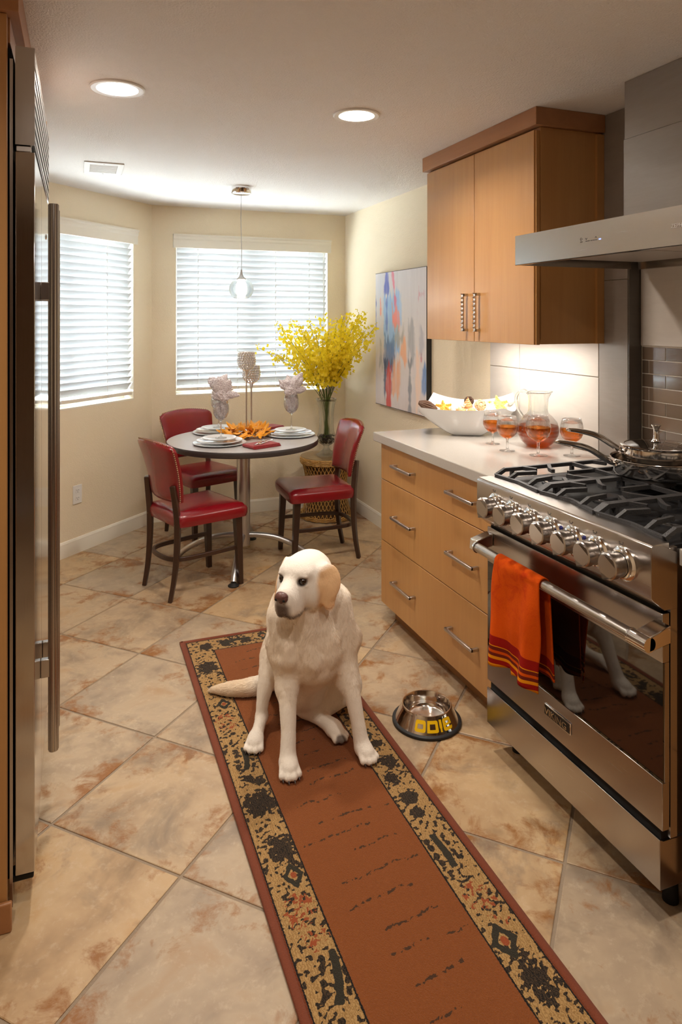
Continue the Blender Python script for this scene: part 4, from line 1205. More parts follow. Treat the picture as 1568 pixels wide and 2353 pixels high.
def folded_napkin(x, y, a, label):
    r = thing('red_napkin', label, 'napkin', (x, y, TZ), a, group='folded red napkins')
    mb = MB()
    for k, (w, d, z) in enumerate(((.090, .062, .004), (.088, .060, .010), (.084, .058, .016))):
        mb.box(-w, w, -d, d, z - .0032, z + .0026)
    mb.tube([(-.088, -.058, .010), (-.088, .058, .010)], .0098, 10)
    mb.build('folded_cloth', MAT['red_napkin'], r, local=True, bevel=.003, smooth=True)
    return r
folded_napkin(.985, 3.835, .35, 'folded red napkin under the fork and knife')
folded_napkin(1.185, 4.44, .5, 'folded red napkin on the far side behind the orange leaves')
def fork(x, y, z, a):
    r = thing('fork', 'silver fork lying on the red napkin', 'fork', (x, y, z), a)
    mb = MB()
    mb.hexa([(-.075, -.006, 0), (.03, -.0035, .003), (.03, .0035, .003), (-.075, .006, 0), (-.075, -.006, .003), (.03, -.0035, .006), (.03, .0035, .006), (-.075, .006, .003)])
    mb.hexa([(.03, -.0035, .003), (.05, -.011, .002), (.05, .011, .002), (.03, .0035, .003), (.03, -.0035, .006), (.05, -.011, .004), (.05, .011, .004), (.03, .0035, .006)])
    mb.build('shaft', MAT['silver'], r, local=True, bevel=.001, seg=1)
    for k in range(4):
        yy = -.0095 + k * .0063
        MB().hexa([(.05, yy - .0018, .002), (.085, yy - .0012, .005), (.085, yy + .0012, .005), (.05, yy + .0018, .002), (.05, yy - .0018, .004), (.085, yy - .0012, .007), (.085, yy + .0012, .007), (.05, yy + .0018, .004)]).build('tine', MAT['silver'], r, local=True)
fork(.972, 3.840, TZ + .0192, .95)
r = thing('knife', 'silver knife lying beside the fork on the red napkin', 'knife', (1.008, 3.846, TZ + .0192), .85)
MB().hexa([(-.075, -.007, 0), (0, -.005, .001), (0, .005, .001), (-.075, .007, 0), (-.075, -.007, .005), (0, -.005, .005), (0, .005, .005), (-.075, .007, .005)]).build('knife_handle', MAT['silver'], r, local=True, bevel=.0015)
MB().prism([(0, -.005), (.07, -.008), (.085, -.004), (.088, .004), (0, .005)], 'z', .002, .004).build('blade', MAT['silver'], r, local=True)

# ================================================================== centrepiece
def candle_holder(x, y, h, label):
    r = thing('crystal_candle_holder', label, 'candle holder', (x, y, TZ), group='crystal candle holders')
    MB().lathe([(0, 0.0005), (.036, .0005), (.037, .004), (.022, .010), (.010, .020), (.0135, .032), (.008, .044), (.0055, .055), (.0052, h - .175), (.007, h - .168), (.005, h - .160), (.009, h - .135), (.016, h - .112), (0, h - .110)], (0, 0, 0), 24).build('stem', MAT['silver'], r, local=True, smooth=True)
    mb = MB(); zz = h - .110
    prof = [(.018, 0), (.033, .008), (.044, .020), (.050, .033), (.052, .047), (.052, .061), (.050, .075), (.048, .089), (.047, .102)]
    for k, (rad, dz) in enumerate(prof):
        n = max(8, int(2 * PI * rad / .0155))
        for i in range(n):
            th = 2 * PI * (i + .5 * (k % 2)) / n
            mb.ball((rad * math.cos(th), rad * math.sin(th), zz + dz), .0078, 6, 5)
    mb.build('bead_bowl', MAT['crystal_bead'], r, local=True)
    mb = MB()
    for rad, dz in ((.052, .054), (.047, .108), (.044, .020)):
        mb.tube([(rad * math.cos(2*PI*k/32), rad * math.sin(2*PI*k/32), zz + dz) for k in range(32)], .0016, 5, closed=True)
    mb.build('wire_frame', MAT['silver'], r, local=True, smooth=True)
candle_holder(.985, 4.225, .522, 'taller crystal candle holder rising from the orange leaves')
candle_holder(1.045, 4.345, .430, 'shorter crystal candle holder behind the taller one')
lw_ = thing('leaf_garland', 'ring of orange silk autumn leaves around the candle holders', 'garland', (.99, 4.20, TZ))
rnd_ = random.Random(3)
def leaf_mesh():
    tips = [(0, 1.0), (.9, .80), (1.75, .62), (2.6, .35), (-2.6, .35), (-1.75, .62), (-.9, .80)]
    tips.sort(); pts = []
    for i, (a, l) in enumerate(tips):
        b = tips[(i + 1) % len(tips)][0]
        b = b if b > a else b + 2 * PI
        pts.append((a - .22, l * .80)); pts.append((a, l)); pts.append((a + .22, l * .80)); pts.append(((a + b) / 2, .58 * min(l, 1)))
    vs_ = [(0, 0, .004)]; 
    for a, l in pts:
        x, y = l * math.cos(a) * .052, l * math.sin(a) * .052
        vs_.append((x, y, .016 * (l * l) - .012 * abs(math.sin(a * 2)) * l))
    n = len(pts)
    return MB().add(vs_, [(0, 1 + i, 1 + (i + 1) % n) for i in range(n)])
lf0 = None
for k in range(48):
    th = 2 * PI * k / 16 + rnd_.uniform(-.1, .1); rad = rnd_.uniform(.055, .140)
    if lf0 is None:
        lf = leaf_mesh().build('leaf', MAT['orange_leaf'], lw_, local=True, smooth=True, solid=.0012, ang=180); lf0 = lf
    else:
        lf = lf0.copy(); COL.objects.link(lf)
    lf.location = (rad * math.cos(th), rad * math.sin(th) * .9, .018 + rnd_.uniform(0, .050) * (1.3 - rad / .14))
    lf.rotation_euler = (rnd_.uniform(-.6, .6), rnd_.uniform(-.75, .35), th + rnd_.uniform(-.8, .8))
    sc = rnd_.uniform(.9, 1.35); lf.scale = (sc, sc, sc)

# ================================================================== wicker stand with glass top, vase, yellow sprays
BX, BY = 1.735, 4.845
ws = thing('wicker_stand', 'hourglass wicker stand with a glass top in the corner', 'stand', (BX, BY, 0))
def wr(z):
    t = z / .43
    return .150 + .044 * (2 * t - 1) ** 2 if t < .5 else .150 + .040 * (2 * t - 1) ** 2
mb = MB(); nst = 38
for sgn in (1, -1):
    for k in range(nst):
        pts_ = []
        for i in range(15):
            z = .02 + .385 * i / 14; th = 2 * PI * k / nst + sgn * 1.15 * i / 14
            pts_.append((BX + wr(z) * math.cos(th), BY + wr(z) * math.sin(th), z))
        mb.tube(pts_, .0028, 4, caps=False)
o = mb.build('woven_lattice', MAT['wicker'], ws); o['kind'] = 'stuff'
mb = MB()
mb.lathe([(wr(z) * .90, z) for z in (.02, .1, .2, .3, .4)], (BX, BY, 0), 32).build('shade_sleeve', MAT['wicker_shade'], ws, smooth=True)  # added dark sleeve, its colour stands for the shade behind the lattice
for zc, rows_ in ((.012, 3), (.408, 5)):
    for q in range(rows_):
        z = zc + q * .0085; R = wr(zc) + .008
        for s_ in (1, -1):
            mb = MB().tube([(BX + (R + .004 * math.cos(16 * a * s_ + q)) * math.cos(a), BY + (R + .004 * math.cos(16 * a * s_ + q)) * math.sin(a), z + .0035 * math.sin(16 * a * s_ + q)) for a in [2 * PI * k / 160 for k in range(160)]], .0042, 5, closed=True)
            mb.build('braided_rim', MAT['wicker'], ws, smooth=True)
mb = MB()
for k in range(20):
    R = .186 - .009 * k
    if R < .01: break
    mb.tube([(BX + R * math.cos(a), BY + R * math.sin(a), .444) for a in [2 * PI * q / 40 for q in range(40)]], .0048, 4, closed=True)
mb.build('woven_top', MAT['wicker'], ws)
MB().lathe([(0, .4495), (.190, .4495), (.192, .4515), (.190, .4545), (0, .4545)], (BX, BY, 0), 56).build('glass_top', MAT['clear_glass'], ws, smooth=True)
VZ = .4550
va = thing('hurricane_vase', 'clear footed glass vase on the wicker stand', 'vase', (BX, BY, VZ))
MB().lathe([(.072, .000), (.074, .002), (.066, .008), (.040, .024), (.024, .044), (.018, .060), (.022, .072), (.045, .084), (.064, .102), (.070, .124), (.067, .146), (.058, .175), (.053, .21), (.053, .29), (.058, .35), (.068, .395), (.078, .418)], (BX, BY, VZ), 44).build('glass', MAT['thick_glass'], va, smooth=True, ang=180, solid=.0030)
mb = MB(); rnd_ = random.Random(9)
for k in range(120):
    z = rnd_.uniform(.090, .150); R = .058 if z > .1 else .042
    a = rnd_.uniform(0, 2 * PI); q = R * math.sqrt(rnd_.uniform(.2, 1))
    mb.ball((BX + q * math.cos(a), BY + q * math.sin(a), VZ + z), (rnd_.uniform(.006, .011), rnd_.uniform(.006, .011), rnd_.uniform(.005, .008)), 7, 5)
o = tag(mb.build('pebbles', MAT['pebble'], None, smooth=True), 'dark glossy pebbles filling the bottom of the vase', 'pebbles', kind='stuff')
def blossom(mb, c, sz, rd):
    """oncidium flower: a wide ruffled lip with small upper petals"""
    ax = Vector((rd.gauss(0, 1), rd.gauss(0, 1) - .8, rd.gauss(0, 1) * .6)).normalized()
    u = ax.orthogonal().normalized(); w = ax.cross(u)
    a0 = rd.uniform(0, 6.28)
    for k, (da, l, wd) in enumerate(((0, 1.0, .85), (2.2, .62, .30), (-2.2, .62, .30), (3.1, .55, .28), (1.35, .5, .25), (-1.35, .5, .25))):
        d = u * math.cos(a0 + da) + w * math.sin(a0 + da); t = ax.cross(d)
        l_, w_ = l * sz, wd * sz
        cup = rd.uniform(-.25, .35) * sz
        p = [c, c + d * l_ * .6 + t * w_ * .7 + ax * cup * .3, c + d * l_ + t * w_ * .4 + ax * cup, c + d * l_ * .92 - t * 0 + ax * cup * .6, c + d * l_ - t * w_ * .4 + ax * cup, c + d * l_ * .6 - t * w_ * .7 + ax * cup * .3]
        mb.add(p, [(0, 1, 2, 3), (0, 3, 4, 5)])
SPRAY_LABEL = {5: 'lowest yellow orchid stem, reaching far left towards the candle holders', 20: 'yellow orchid stem reaching right to the edge of the painting', 9: 'tallest thin yellow orchid stem in front of the right window edge'}
def spray(k, tip, side, dens):
    rd = random.Random(100 + k)
    a = rd.uniform(0, 2 * PI); r0 = rd.uniform(.0, .030)
    base = Vector((BX + r0 * math.cos(a), BY + r0 * math.sin(a), VZ + .13))
    tip = Vector(tip); mouth = Vector((BX, BY, VZ + .41)) + (Vector((tip.x - BX, tip.y - BY, 0)).normalized() * rd.uniform(.012, .045))
    mid = mouth.lerp(tip, .5) + Vector((0, 0, .055))
    pts_ = spline([base, mouth, mid, tip], 9)
    r = thing('orchid_spray', SPRAY_LABEL.get(k, 'long stem of small yellow orchid blossoms crowded in the vase'), 'flower', tuple(base), group='yellow orchid sprays in the vase')
    MB().tube(pts_, [.0030 - .0020 * i / len(pts_) for i in range(len(pts_))], 6, caps=False).build('stem', MAT['flower_stem'], r, smooth=True)
    mb = MB(); n = len(pts_)
    cnt = int(dens)
    for i in range(cnt):
        t = .50 + .50 * (i / cnt)
        f = t * (n - 1); q = int(f); p = pts_[q].lerp(pts_[min(q + 1, n - 1)], f - q)
        sp_ = .042 * (1 - .55 * t) + .006
        c = p + Vector((rd.gauss(0, sp_), rd.gauss(0, sp_), rd.gauss(0, sp_ * .8)))
        c.x = min(c.x, 1.975); c.y = min(c.y, 5.09)
        blossom(mb, c, rd.uniform(.016, .023) * (1.05 - .35 * (i / cnt)), rd)
    for i in range(5):
        c = tip + Vector((rd.gauss(0, .012), rd.gauss(0, .012), rd.uniform(-.02, .03)))
        c.x = min(c.x, 1.98); c.y = min(c.y, 5.1)
        mb.ball(c, .004, 5, 4)
    o = mb.build('blossoms', MAT['yellow_petal'], r, fix=False)
    o['kind'] = 'stuff'
TIPS = [(1.321, 4.687, 1.419, 44), (1.444, 4.801, 1.437, 40), (1.449, 4.585, 1.408, 44), (1.461, 4.527, 1.354, 44), (1.364, 4.725, 1.335, 40), (1.196, 4.735, 1.261, 26), (1.312, 4.744, 1.212, 34), (1.369, 4.508, 1.296, 44), (1.531, 4.5, 1.384, 44), (1.663, 4.664, 1.499, 36), (1.632, 4.515, 1.368, 48), (1.706, 4.54, 1.459, 48), (1.767, 4.57, 1.48, 48), (1.828, 4.6, 1.499, 48), (1.887, 4.578, 1.505, 50), (1.93, 4.561, 1.481, 48), (1.764, 4.357, 1.43, 50), (1.69, 4.332, 1.386, 50), (1.813, 4.285, 1.386, 46), (1.81, 4.233, 1.314, 40), (1.861, 4.235, 1.41, 26), (1.605, 4.311, 1.3, 50), (1.51, 4.347, 1.271, 46), (1.726, 4.211, 1.302, 46), (1.574, 4.751, 1.443, 34), (1.699, 4.436, 1.339, 50), (1.68, 4.603, 1.258, 46)]
for k, (x, y, z, n) in enumerate(TIPS):
    spray(k, (x, y, z), 0, n * 2.3)
# ================================================================== things on the counter
CT = .9142
def rim_bowl():
    cx, cy = 1.745, 2.872
    r = thing('serving_bowl', 'white porcelain bowl with raised swooping corners, filled with shells', 'bowl', (cx, cy, CT))
    R_ = Vector((.934, -.357, 0)); Q_ = Vector((.357, .934, 0))       # across / away
    corners = [(-.235, -.045, .134), (.150, -.125, .140), (.238, .075, .192), (-.145, .135, .186)]   # r, q, z
    def rim(u):
        f = (u % 1.0) * 4; i = int(f) % 4; t = f - int(f)
        a, b = corners[i], corners[(i + 1) % 4]
        sag = math.sin(PI * t)
        sgz = (.008, .045, .040, .055)[i]; blg = (.020, .014, .012, .012)[i]
        p = [a[k] + (b[k] - a[k]) * t for k in range(3)]
        p[2] -= sgz * sag
        m_ = Vector((p[0], p[1])); m_ = m_ * (1 + blg * sag / max(.05, m_.length) * 2.2)
        return (m_.x, m_.y, p[2])
    def base(u):
        f = (u % 1.0) * 4; i = int(f) % 4; t = f - int(f)
        b4 = [(-.055, -.038), (.045, -.050), (.055, .038), (-.045, .050)]
        a, b = b4[i], b4[(i + 1) % 4]
        return (a[0] + (b[0] - a[0]) * t, a[1] + (b[1] - a[1]) * t)
    def pt(u, v, inner):
        a = rim(u); b = base(u)
        t = v
        rad = t ** .80; hz = t ** 1.22
        x, y = b[0] + (a[0] - b[0]) * rad, b[1] + (a[1] - b[1]) * rad
        z = a[2] * hz
        if inner:
            k = .965 - .02 * (1 - t); x *= k; y *= k; z = z * .985 + .007 * (1 - t)
        w = R_ * x + Q_ * y
        return (cx + w.x, cy + w.y, CT + z)
    mb = MB(); n, k = 72, 18
    mb.grid(lambda u, v: pt(u, v, False), n, k, wrap=True); mb.grid(lambda u, v: pt(u, v, True), n, k, wrap=True)
    vs_ = []
    for i in range(n): vs_ += [pt(i / n, 1, False), pt(i / n, 1, True)]
    mb.add(vs_, [(2*i, 2*((i+1) % n), 2*((i+1) % n)+1, 2*i+1) for i in range(n)])
    mb.add([pt(i / n, 0, False) for i in range(n)], [tuple(range(n))]); mb.add([pt(i / n, 0, True) for i in range(n)], [tuple(range(n))])
    mb.build('bowl', MAT['porcelain'], r, smooth=True, ang=60)
    def loc(x, y, z):
        w = R_ * x + Q_ * y; return Vector((cx + w.x, cy + w.y, CT + z))
    G = 'shells and balls in the white bowl'
    def twig_ball(x, y, z, R, mat, label):
        o = thing('twig_ball', label, 'decor ball', tuple(loc(x, y, z - R)), group=G)
        mb = MB(); rd = random.Random(int(x * 999))
        for _ in range(13):
            ax = Vector((rd.gauss(0, 1), rd.gauss(0, 1), rd.gauss(0, 1))).normalized(); u = ax.orthogonal().normalized(); w = ax.cross(u)
            mb.tube([u * R * math.cos(a) + w * R * math.sin(a) + Vector((0, 0, R)) for a in [2*PI*k/24 for k in range(24)]], .0022, 4, closed=True)
        mb.ball((0, 0, R), R * .80, 14, 9)
        mb.build('woven_twigs', MAT[mat], o, local=True, smooth=True)
    twig_ball(.060, -.010, .140, .026, 'twig_light', 'pale woven twig ball in the middle of the white bowl')
    twig_ball(.018, .055, .152, .022, 'twig_dark', 'dark woven twig ball at the back of the white bowl')
    def shell(x, y, z, L_, R, mat, label, yaw, pitch):
        o = thing('sea_shell', label, 'shell', tuple(loc(x, y, z)), group=G)
        mb = MB(); pts_ = []; rs = []
        for i in range(46):
            t = i / 45; a = t * 5.5 * 2 * PI; rr_ = R * (1 - t) ** 1.1 * .55
            pts_.append((rr_ * math.cos(a), rr_ * math.sin(a), L_ * t)); rs.append(max(.0012, R * (1 - t) ** 1.05 * .62))
        mb.tube(pts_, rs, 10, up=(0, 0, 1))
        mb.xf(Matrix.Rotation(yaw, 4, 'Z') @ Matrix.Rotation(pitch, 4, 'X'))
        mb.build('whorls', MAT[mat], o, local=True, smooth=True)
    shell(-.060, .000, .112, .075, .030, 'shell_white', 'white whorled sea shell leaning left of the twig balls', .6, 1.0)
    shell(-.045, -.055, .110, .052, .022, 'shell_tan', 'small tan sea shell near the front rim of the bowl', 1.9, 1.3)
    shell(.000, .000, .130, .055, .024, 'shell_tan', 'tan sea shell in front of the dark twig ball', -.4, .3)
    shell(.110, -.020, .112, .060, .024, 'shell_white', 'cream cone shell standing right of the pale twig ball', .2, .15)
    shell(.010, -.060, .112, .035, .022, 'shell_tan', 'round brown snail shell against the front rim', 2.6, 1.2)
    shell(.205, .030, .150, .045, .018, 'shell_white', 'speckled shell in the raised right corner of the bowl', 1.2, 1.4)
    def star(x, y, z, R, mat, label, tilt):
        o = thing('starfish', label, 'starfish', tuple(loc(x, y, z)), group=G)
        mb = MB(); n = 10; vs_ = [(0, 0, .012), (0, 0, -.006)]
        for i in range(n):
            a = 2 * PI * i / n; l = R if i % 2 == 0 else R * .42
            vs_.append((l * math.cos(a), l * math.sin(a), .002 if i % 2 == 0 else .0))
        mb.add(vs_, [(0, 2 + i, 2 + (i+1) % n) for i in range(n)] + [(1, 2 + (i+1) % n, 2 + i) for i in range(n)])
        for i in range(0, n, 2):
            a = 2 * PI * i / n
            for q in (.3, .5, .7): mb.ball((R * q * math.cos(a), R * q * math.sin(a), .010 - .006 * q), .006, 6, 4)
        mb.xf(Matrix.Rotation(tilt, 4, Vector((R_.x, R_.y, 0))))
        mb.build('arms', MAT[mat], o, local=True)
    star(.155, .025, .140, .062, 'starfish', 'pale yellow starfish on the right side of the white bowl', .7)
    star(-.110, .015, .128, .050, 'starfish_orange', 'orange starfish piece at the left end of the white bowl', .6)
    o = thing('pine_cone', 'striped brown seed pod resting over the left tip of the white bowl', 'seed pod', tuple(loc(-.190, -.015, .138)), group=G)
    mb = MB()
    for k in range(12):
        a = 2 * PI * k / 12
        mb.tube([(-.045 + .09 * t, .021 * math.sin(PI * (t * .9 + .08)) * math.cos(a), .019 * math.sin(PI * (t * .9 + .08)) * math.sin(a)) for t in [i / 10 for i in range(11)]], .0048, 5)
    mb.xf(Matrix.Rotation(math.atan2(-.357, .934), 4, 'Z') @ Matrix.Rotation(.35, 4, 'Y'))
    mb.build('ribs', MAT['cone_brown'], o, local=True, smooth=True)
rim_bowl()

GOB = [((1.716, 2.612), .94, 'goblet of amber drink closest to the white bowl'), ((1.682, 2.452), .97, 'goblet of amber drink second from the white bowl'),
       ((1.740, 2.322), 1.08, 'goblet of amber drink standing in front of the pitcher'), ((1.862, 2.268), 1.0, 'goblet of amber drink behind the pan handles')]
g0 = None
for (x, y), sc, lab in GOB:
    if g0 is None:
        g0 = thing('goblet', lab, 'goblet', (x, y, CT), group='goblets of amber drink')
        MB().lathe([(0, .0002), (.0325, .0002), (.0335, .0015), (.014, .004), (.0058, .008), (.0050, .018), (.0050, .046), (.0070, .053), (.024, .060), (.0385, .074), (.0455, .092), (.0460, .106), (.0430, .128), (.0375, .150), (.0365, .150), (.0420, .128), (.0450, .106), (.0445, .092), (.0375, .075), (.0, .056)], (0, 0, 0), 40).build('glass', MAT['clear_glass'], g0, local=True, smooth=True, ang=180)
        MB().lathe([(0, .0568), (.0230, .0618), (.0370, .0755), (.0440, .092), (.0445, .106), (0, .106)], (0, 0, 0), 40).build('drink', MAT['amber_drink'], g0, local=True, smooth=True)
        o = g0
    else:
        o = dup(g0); o['label'] = lab
    o.location = (x, y, CT); o.scale = (sc, sc, sc)
px_, py_ = 1.872, 2.500
pt_ = thing('glass_pitcher', 'round-bellied glass pitcher half full of amber drink', 'pitcher', (px_, py_, CT))
prof = [(0, .0004), (.040, .0004), (.050, .004), (.072, .024), (.086, .052), (.0885, .074), (.080, .104), (.060, .128), (.044, .142), (.0395, .156), (.0395, .205), (.043, .228), (.047, .2335)]
mb = MB(); n = 48; k = len(prof); vs_ = []
for i in range(n):
    th = 2 * PI * i / n
    for r_, z in prof:
        sp_ = math.exp(-((math.atan2(math.sin(th + .38), math.cos(th + .38))) / .32) ** 2) * max(0, (z - .19) / .043) ** 1.3
        r2 = r_ + .018 * sp_
        vs_.append((r2 * math.cos(th), r2 * math.sin(th), z + .003 * sp_))
mb.add(vs_, [(i*k+q, ((i+1) % n)*k+q, ((i+1) % n)*k+q+1, i*k+q+1) for i in range(n) for q in range(k - 1)])
mb.build('glass', MAT['thick_glass'], pt_, local=True, smooth=True, ang=180, solid=.0028)
MB().lathe([(0, .0015), (.039, .0015), (.049, .005), (.0705, .0245), (.0845, .052), (.0870, .072), (.0845, .086), (.0830, .090), (0, .090)], (0, 0, 0), 48).build('drink', MAT['amber_drink_deep'], pt_, local=True, smooth=True)
hp = [(-.040, 0, .226), (-.060, 0, .240), (-.088, 0, .226), (-.096, 0, .195), (-.086, 0, .160), (-.066, 0, .130)]
MB().tube(spline([(x * .934, -x * .357 , z) for x, y, z in hp], 6), .0062, 12).build('handle', MAT['thick_glass'], pt_, local=True, smooth=True)

# ================================================================== pans on the back burner
QX, QY = 1.775, 1.748
def pan(name, label, z0, R, h, lidded, tip, zt, coll):
    r = thing(name, label, 'pan', (QX, QY, z0))
    MB().lathe([(0, .0), (R - .012, .0), (R - .004, .004), (R, .012), (R, h - .004), (R + .005, h), (R + .004, h + .0015), (R - .002, h - .002), (R - .003, .012), (R - .014, .004), (0, .003)], (QX, QY, z0), 64).build('body', MAT['polished_steel'], r, smooth=True)
    d = Vector((tip[0] - QX, tip[1] - QY, 0)); d.normalize()
    s0 = Vector((QX, QY, z0 + h - .018)) + d * R
    e = Vector((tip[0], tip[1], zt))
    L_ = (e - s0).length
    pts_ = spline([s0, s0 + d * L_ * .12 + Vector((0, 0, .012)), s0.lerp(e, .45) + Vector((0, 0, .018)), s0.lerp(e, .75) + Vector((0, 0, .012)), e], 6)
    rs = [.0085 + .0055 * math.sin(PI * min(1, .15 + .95 * i / len(pts_))) for i in range(len(pts_))]; rs[-1] = .004
    MB().tube(pts_, rs, 12, up=(0, 0, 1), flat=(.72, 1.25)).build('handle', MAT['polished_steel'], r, smooth=True)
    mb = MB()
    for a in (-.1, .1):
        dd = Matrix.Rotation(a, 3, 'Z') @ d
        mb.ball(Vector((QX, QY, z0 + h - .022)) + dd * (R - .002), .006, 8, 6)
    mb.build('rivet', MAT['polished_steel'], r, smooth=True)
    if lidded:
        lid = MB().lathe([(R - .004, h + .004), (R * .72, h + .010), (R * .3, h + .014), (0, h + .015)], (QX, QY, z0), 64).build('lid', MAT['lid_glass'], r, smooth=True)
        MB().lathe([(R + .006, h + .0005), (R + .007, h + .004), (R + .001, h + .007), (R - .006, h + .006), (R - .006, h + .002)], (QX, QY, z0), 64, closed=True).build('lid_rim', MAT['polished_steel'], lid, smooth=True)
        MB().lathe([(0, .016), (.016, .016), (.012, .021), (.009, .030), (.009, .055), (.012, .064), (.016, .068), (.015, .071), (0, .0715)], (QX, QY, z0 + h), 20).build('lid_knob', MAT['chrome'], lid, smooth=True)
    return r
pan('saute_pan', 'wide shallow steel pan at the bottom of the stack on the cooktop', .9575, .138, .052, False, (1.468, 1.868), 1.063, 0)
pan('saucepan', 'steel saucepan with a lid stacked in the wider pan', .9660, .104, .082, True, (1.520, 1.880), 1.098, 0)

# ================================================================== runner rug
def rug():
    X0, X1, Y0, Y1 = .433, 1.027, .86, 3.172
    r = thing('runner_rug', 'rust-coloured runner rug with a speckled tan border under the dog', 'rug', ((X0 + X1) / 2, (Y0 + Y1) / 2, 0))
    st = .0042; nx, ny = int((X1 - X0) / st), int((Y1 - Y0) / st)
    x, y = np.meshgrid(np.linspace(X0, X1, nx + 1), np.linspace(Y0, Y1, ny + 1))
    wav = .002 * np.sin(y * 9.0) + .0015 * np.sin(y * 23)
    edge = np.minimum(np.minimum(x - X0, X1 - x), np.minimum(Y1 - y, y - Y0))
    dark = np.full(x.shape, -1.0); red = np.full(x.shape, -1.0); grn = np.full(x.shape, -1.0)
    rn = np.random.default_rng(5)
    def blob(arr, cx, cy, rx, ry, rag=.5, holes=0.0):
        n1 = fbm(x * 60 + cx * 7, y * 60, 1.0, 4) - .5
        d = 1 - np.sqrt(((x - cx) / rx) ** 2 + ((y - cy) / ry) ** 2) + n1 * rag * 2
        if holes: d = d - holes * np.clip(fbm(x * 150, y * 150, 2.0, 2) - .45, 0, 1) * 4
        np.maximum(arr, np.clip(d * .03, -1, 1), out=arr)
    def lobed(cx, cy, s_):
        for dx, dy, q in ((-.35, .25, .6), (.3, .45, .55), (.45, -.15, .55), (-.1, -.35, .6), (0, .1, .6), (-.5, -.2, .45)):
            blob(dark, cx + dx * s_, cy + dy * s_ * 1.2, q * s_, q * s_ * 1.2, .45, .5)
    def ringm(cx, cy, s_):
        q = np.abs(x - cx) / s_ + np.abs(y - cy) / (s_ * 1.5)
        d = .30 - np.abs(q - .85) + (fbm(x * 90, y * 90, 4.0, 2) - .5) * .35
        np.maximum(grn, np.clip(d * .03, -1, 1), out=grn)
        blob(red, cx, cy, s_ * .3, s_ * .4, .3)
    def stick(cx, cy, L_, ang_, bend):
        ca_, sa_ = math.cos(ang_), math.sin(ang_)
        u = (x - cx) * ca_ + (y - cy) * sa_; v = -(x - cx) * sa_ + (y - cy) * ca_ - bend * (u / L_) ** 2 * 4 + bend
        d = np.minimum(.010 - np.abs(v) + (fbm(x * 80, y * 80, 6.0, 2) - .5) * .008, (L_ / 2 - np.abs(u)) * .5)
        np.maximum(grn, np.clip(d, -1, 1), out=grn)
        for q in (-.3, -.1, .15, .35):
            blob(dark, cx + ca_ * L_ * q - sa_ * .026, cy + sa_ * L_ * q + ca_ * .026, .008, .010, .5)
            blob(dark, cx + ca_ * L_ * q + sa_ * .026, cy + sa_ * L_ * q - ca_ * .026, .006, .008, .5)
    def scrawl(cx, cy, s_):
        n1 = np.abs(fbm(x * 70 + cx, y * 70, 8.0, 3) - .5)
        d = np.minimum(.055 - n1, (1 - np.sqrt(((x - cx) / s_) ** 2 + ((y - cy) / (s_ * 1.35)) ** 2)) * .3)
        np.maximum(red, np.clip(d * .25, -1, 1), out=red)
    XLb, XRb = .4935, .9665
    XLb, XRb = .510, .950
    lobed(.536, 3.085, .030); lobed(.512, 2.893, .048); ringm(.520, 2.602, .024); scrawl(.505, 2.48, .042); stick(.521, 2.255, .12, 1.45, .004)
    blob(dark, .508, 2.15, .016, .018); blob(dark, .540, 2.130, .018, .016); lobed(.515, 2.031, .052); blob(dark, .528, 1.839, .046, .055, .35, .6); ringm(.530, 1.736, .026)
    scrawl(.515, 1.62, .045); scrawl(.526, 1.54, .035); stick(.535, 1.436, .13, 1.35, .006); lobed(.512, 1.20, .05); ringm(.52, 1.02, .026)
    stick(.675, 3.095, .13, .12, -.010); blob(dark, .620, 3.085, .018, .028); lobed(.720, 3.085, .024); ringm(.800, 3.105, .022); blob(dark, .9, 3.09, .03, .03, .4, .5)
    lobed(.948, 2.86, .045); ringm(.945, 2.66, .024); scrawl(.95, 2.52, .040); stick(.95, 2.38, .10, 1.5, .004); ringm(.944, 2.230, .024)
    blob(dark, .955, 2.17, .030, .024, .5, .4); lobed(.962, 2.07, .030); blob(dark, .933, 1.988, .030, .034, .35, .5); blob(dark, .946, 1.892, .030, .026, .5); blob(dark, .943, 1.832, .030, .026, .5, .3)
    stick(.938, 1.672, .125, 1.62, .003); scrawl(.948, 1.50, .042); scrawl(.962, 1.45, .030); ringm(.937, 1.376, .030); blob(dark, .950, 1.275, .042, .072, .4, .5); lobed(.95, 1.09, .045)
    # small dark flecks everywhere in the border
    fl = (fbm(x * 120, y * 120, 11.0, 3) - .605) * .05
    dark = np.maximum(dark, fl)
    # scribbled dashes across the field
    dash = np.full(x.shape, -1.0)
    yy = 2.98
    k = 0
    while yy > .95:
        a0 = rn.uniform(.58, .72); a1 = a0 + rn.uniform(.10, .24)
        for (p0, p1) in ((a0, a1),) if k % 3 else ((a0, a1), (a1 + .03, min(.88, a1 + .10))):
            n1 = fbm(x * 26, y * 0 + yy * 31, 3.0, 3) - .5; n2 = fbm(x * 190, y * 240, 5.0, 2)
            d = (.0062 - np.abs(y - yy - .020 * n1 - .08 * (x - p0))) * 1.0 - .0085 * np.clip(n2 - .28, 0, 1) * 2.4
            ends = np.minimum(x - p0, p1 - x)
            dash = np.maximum(dash, np.where(ends > 0, d, -1.0))
        yy -= rn.uniform(.058, .095); k += 1
    off = wpos(r)
    z = .0085 + 0 * x
    V = np.stack([x - off[0], y - off[1], z], -1).reshape(-1, 3)
    w = nx + 1
    i, j = np.meshgrid(np.arange(nx), np.arange(ny)); a = (j * w + i).ravel()
    F = np.stack([a, a + 1, a + 1 + w, a + w], 1)
    me = bpy.data.meshes.new('pile'); me.from_pydata(V.tolist(), [], F.tolist())
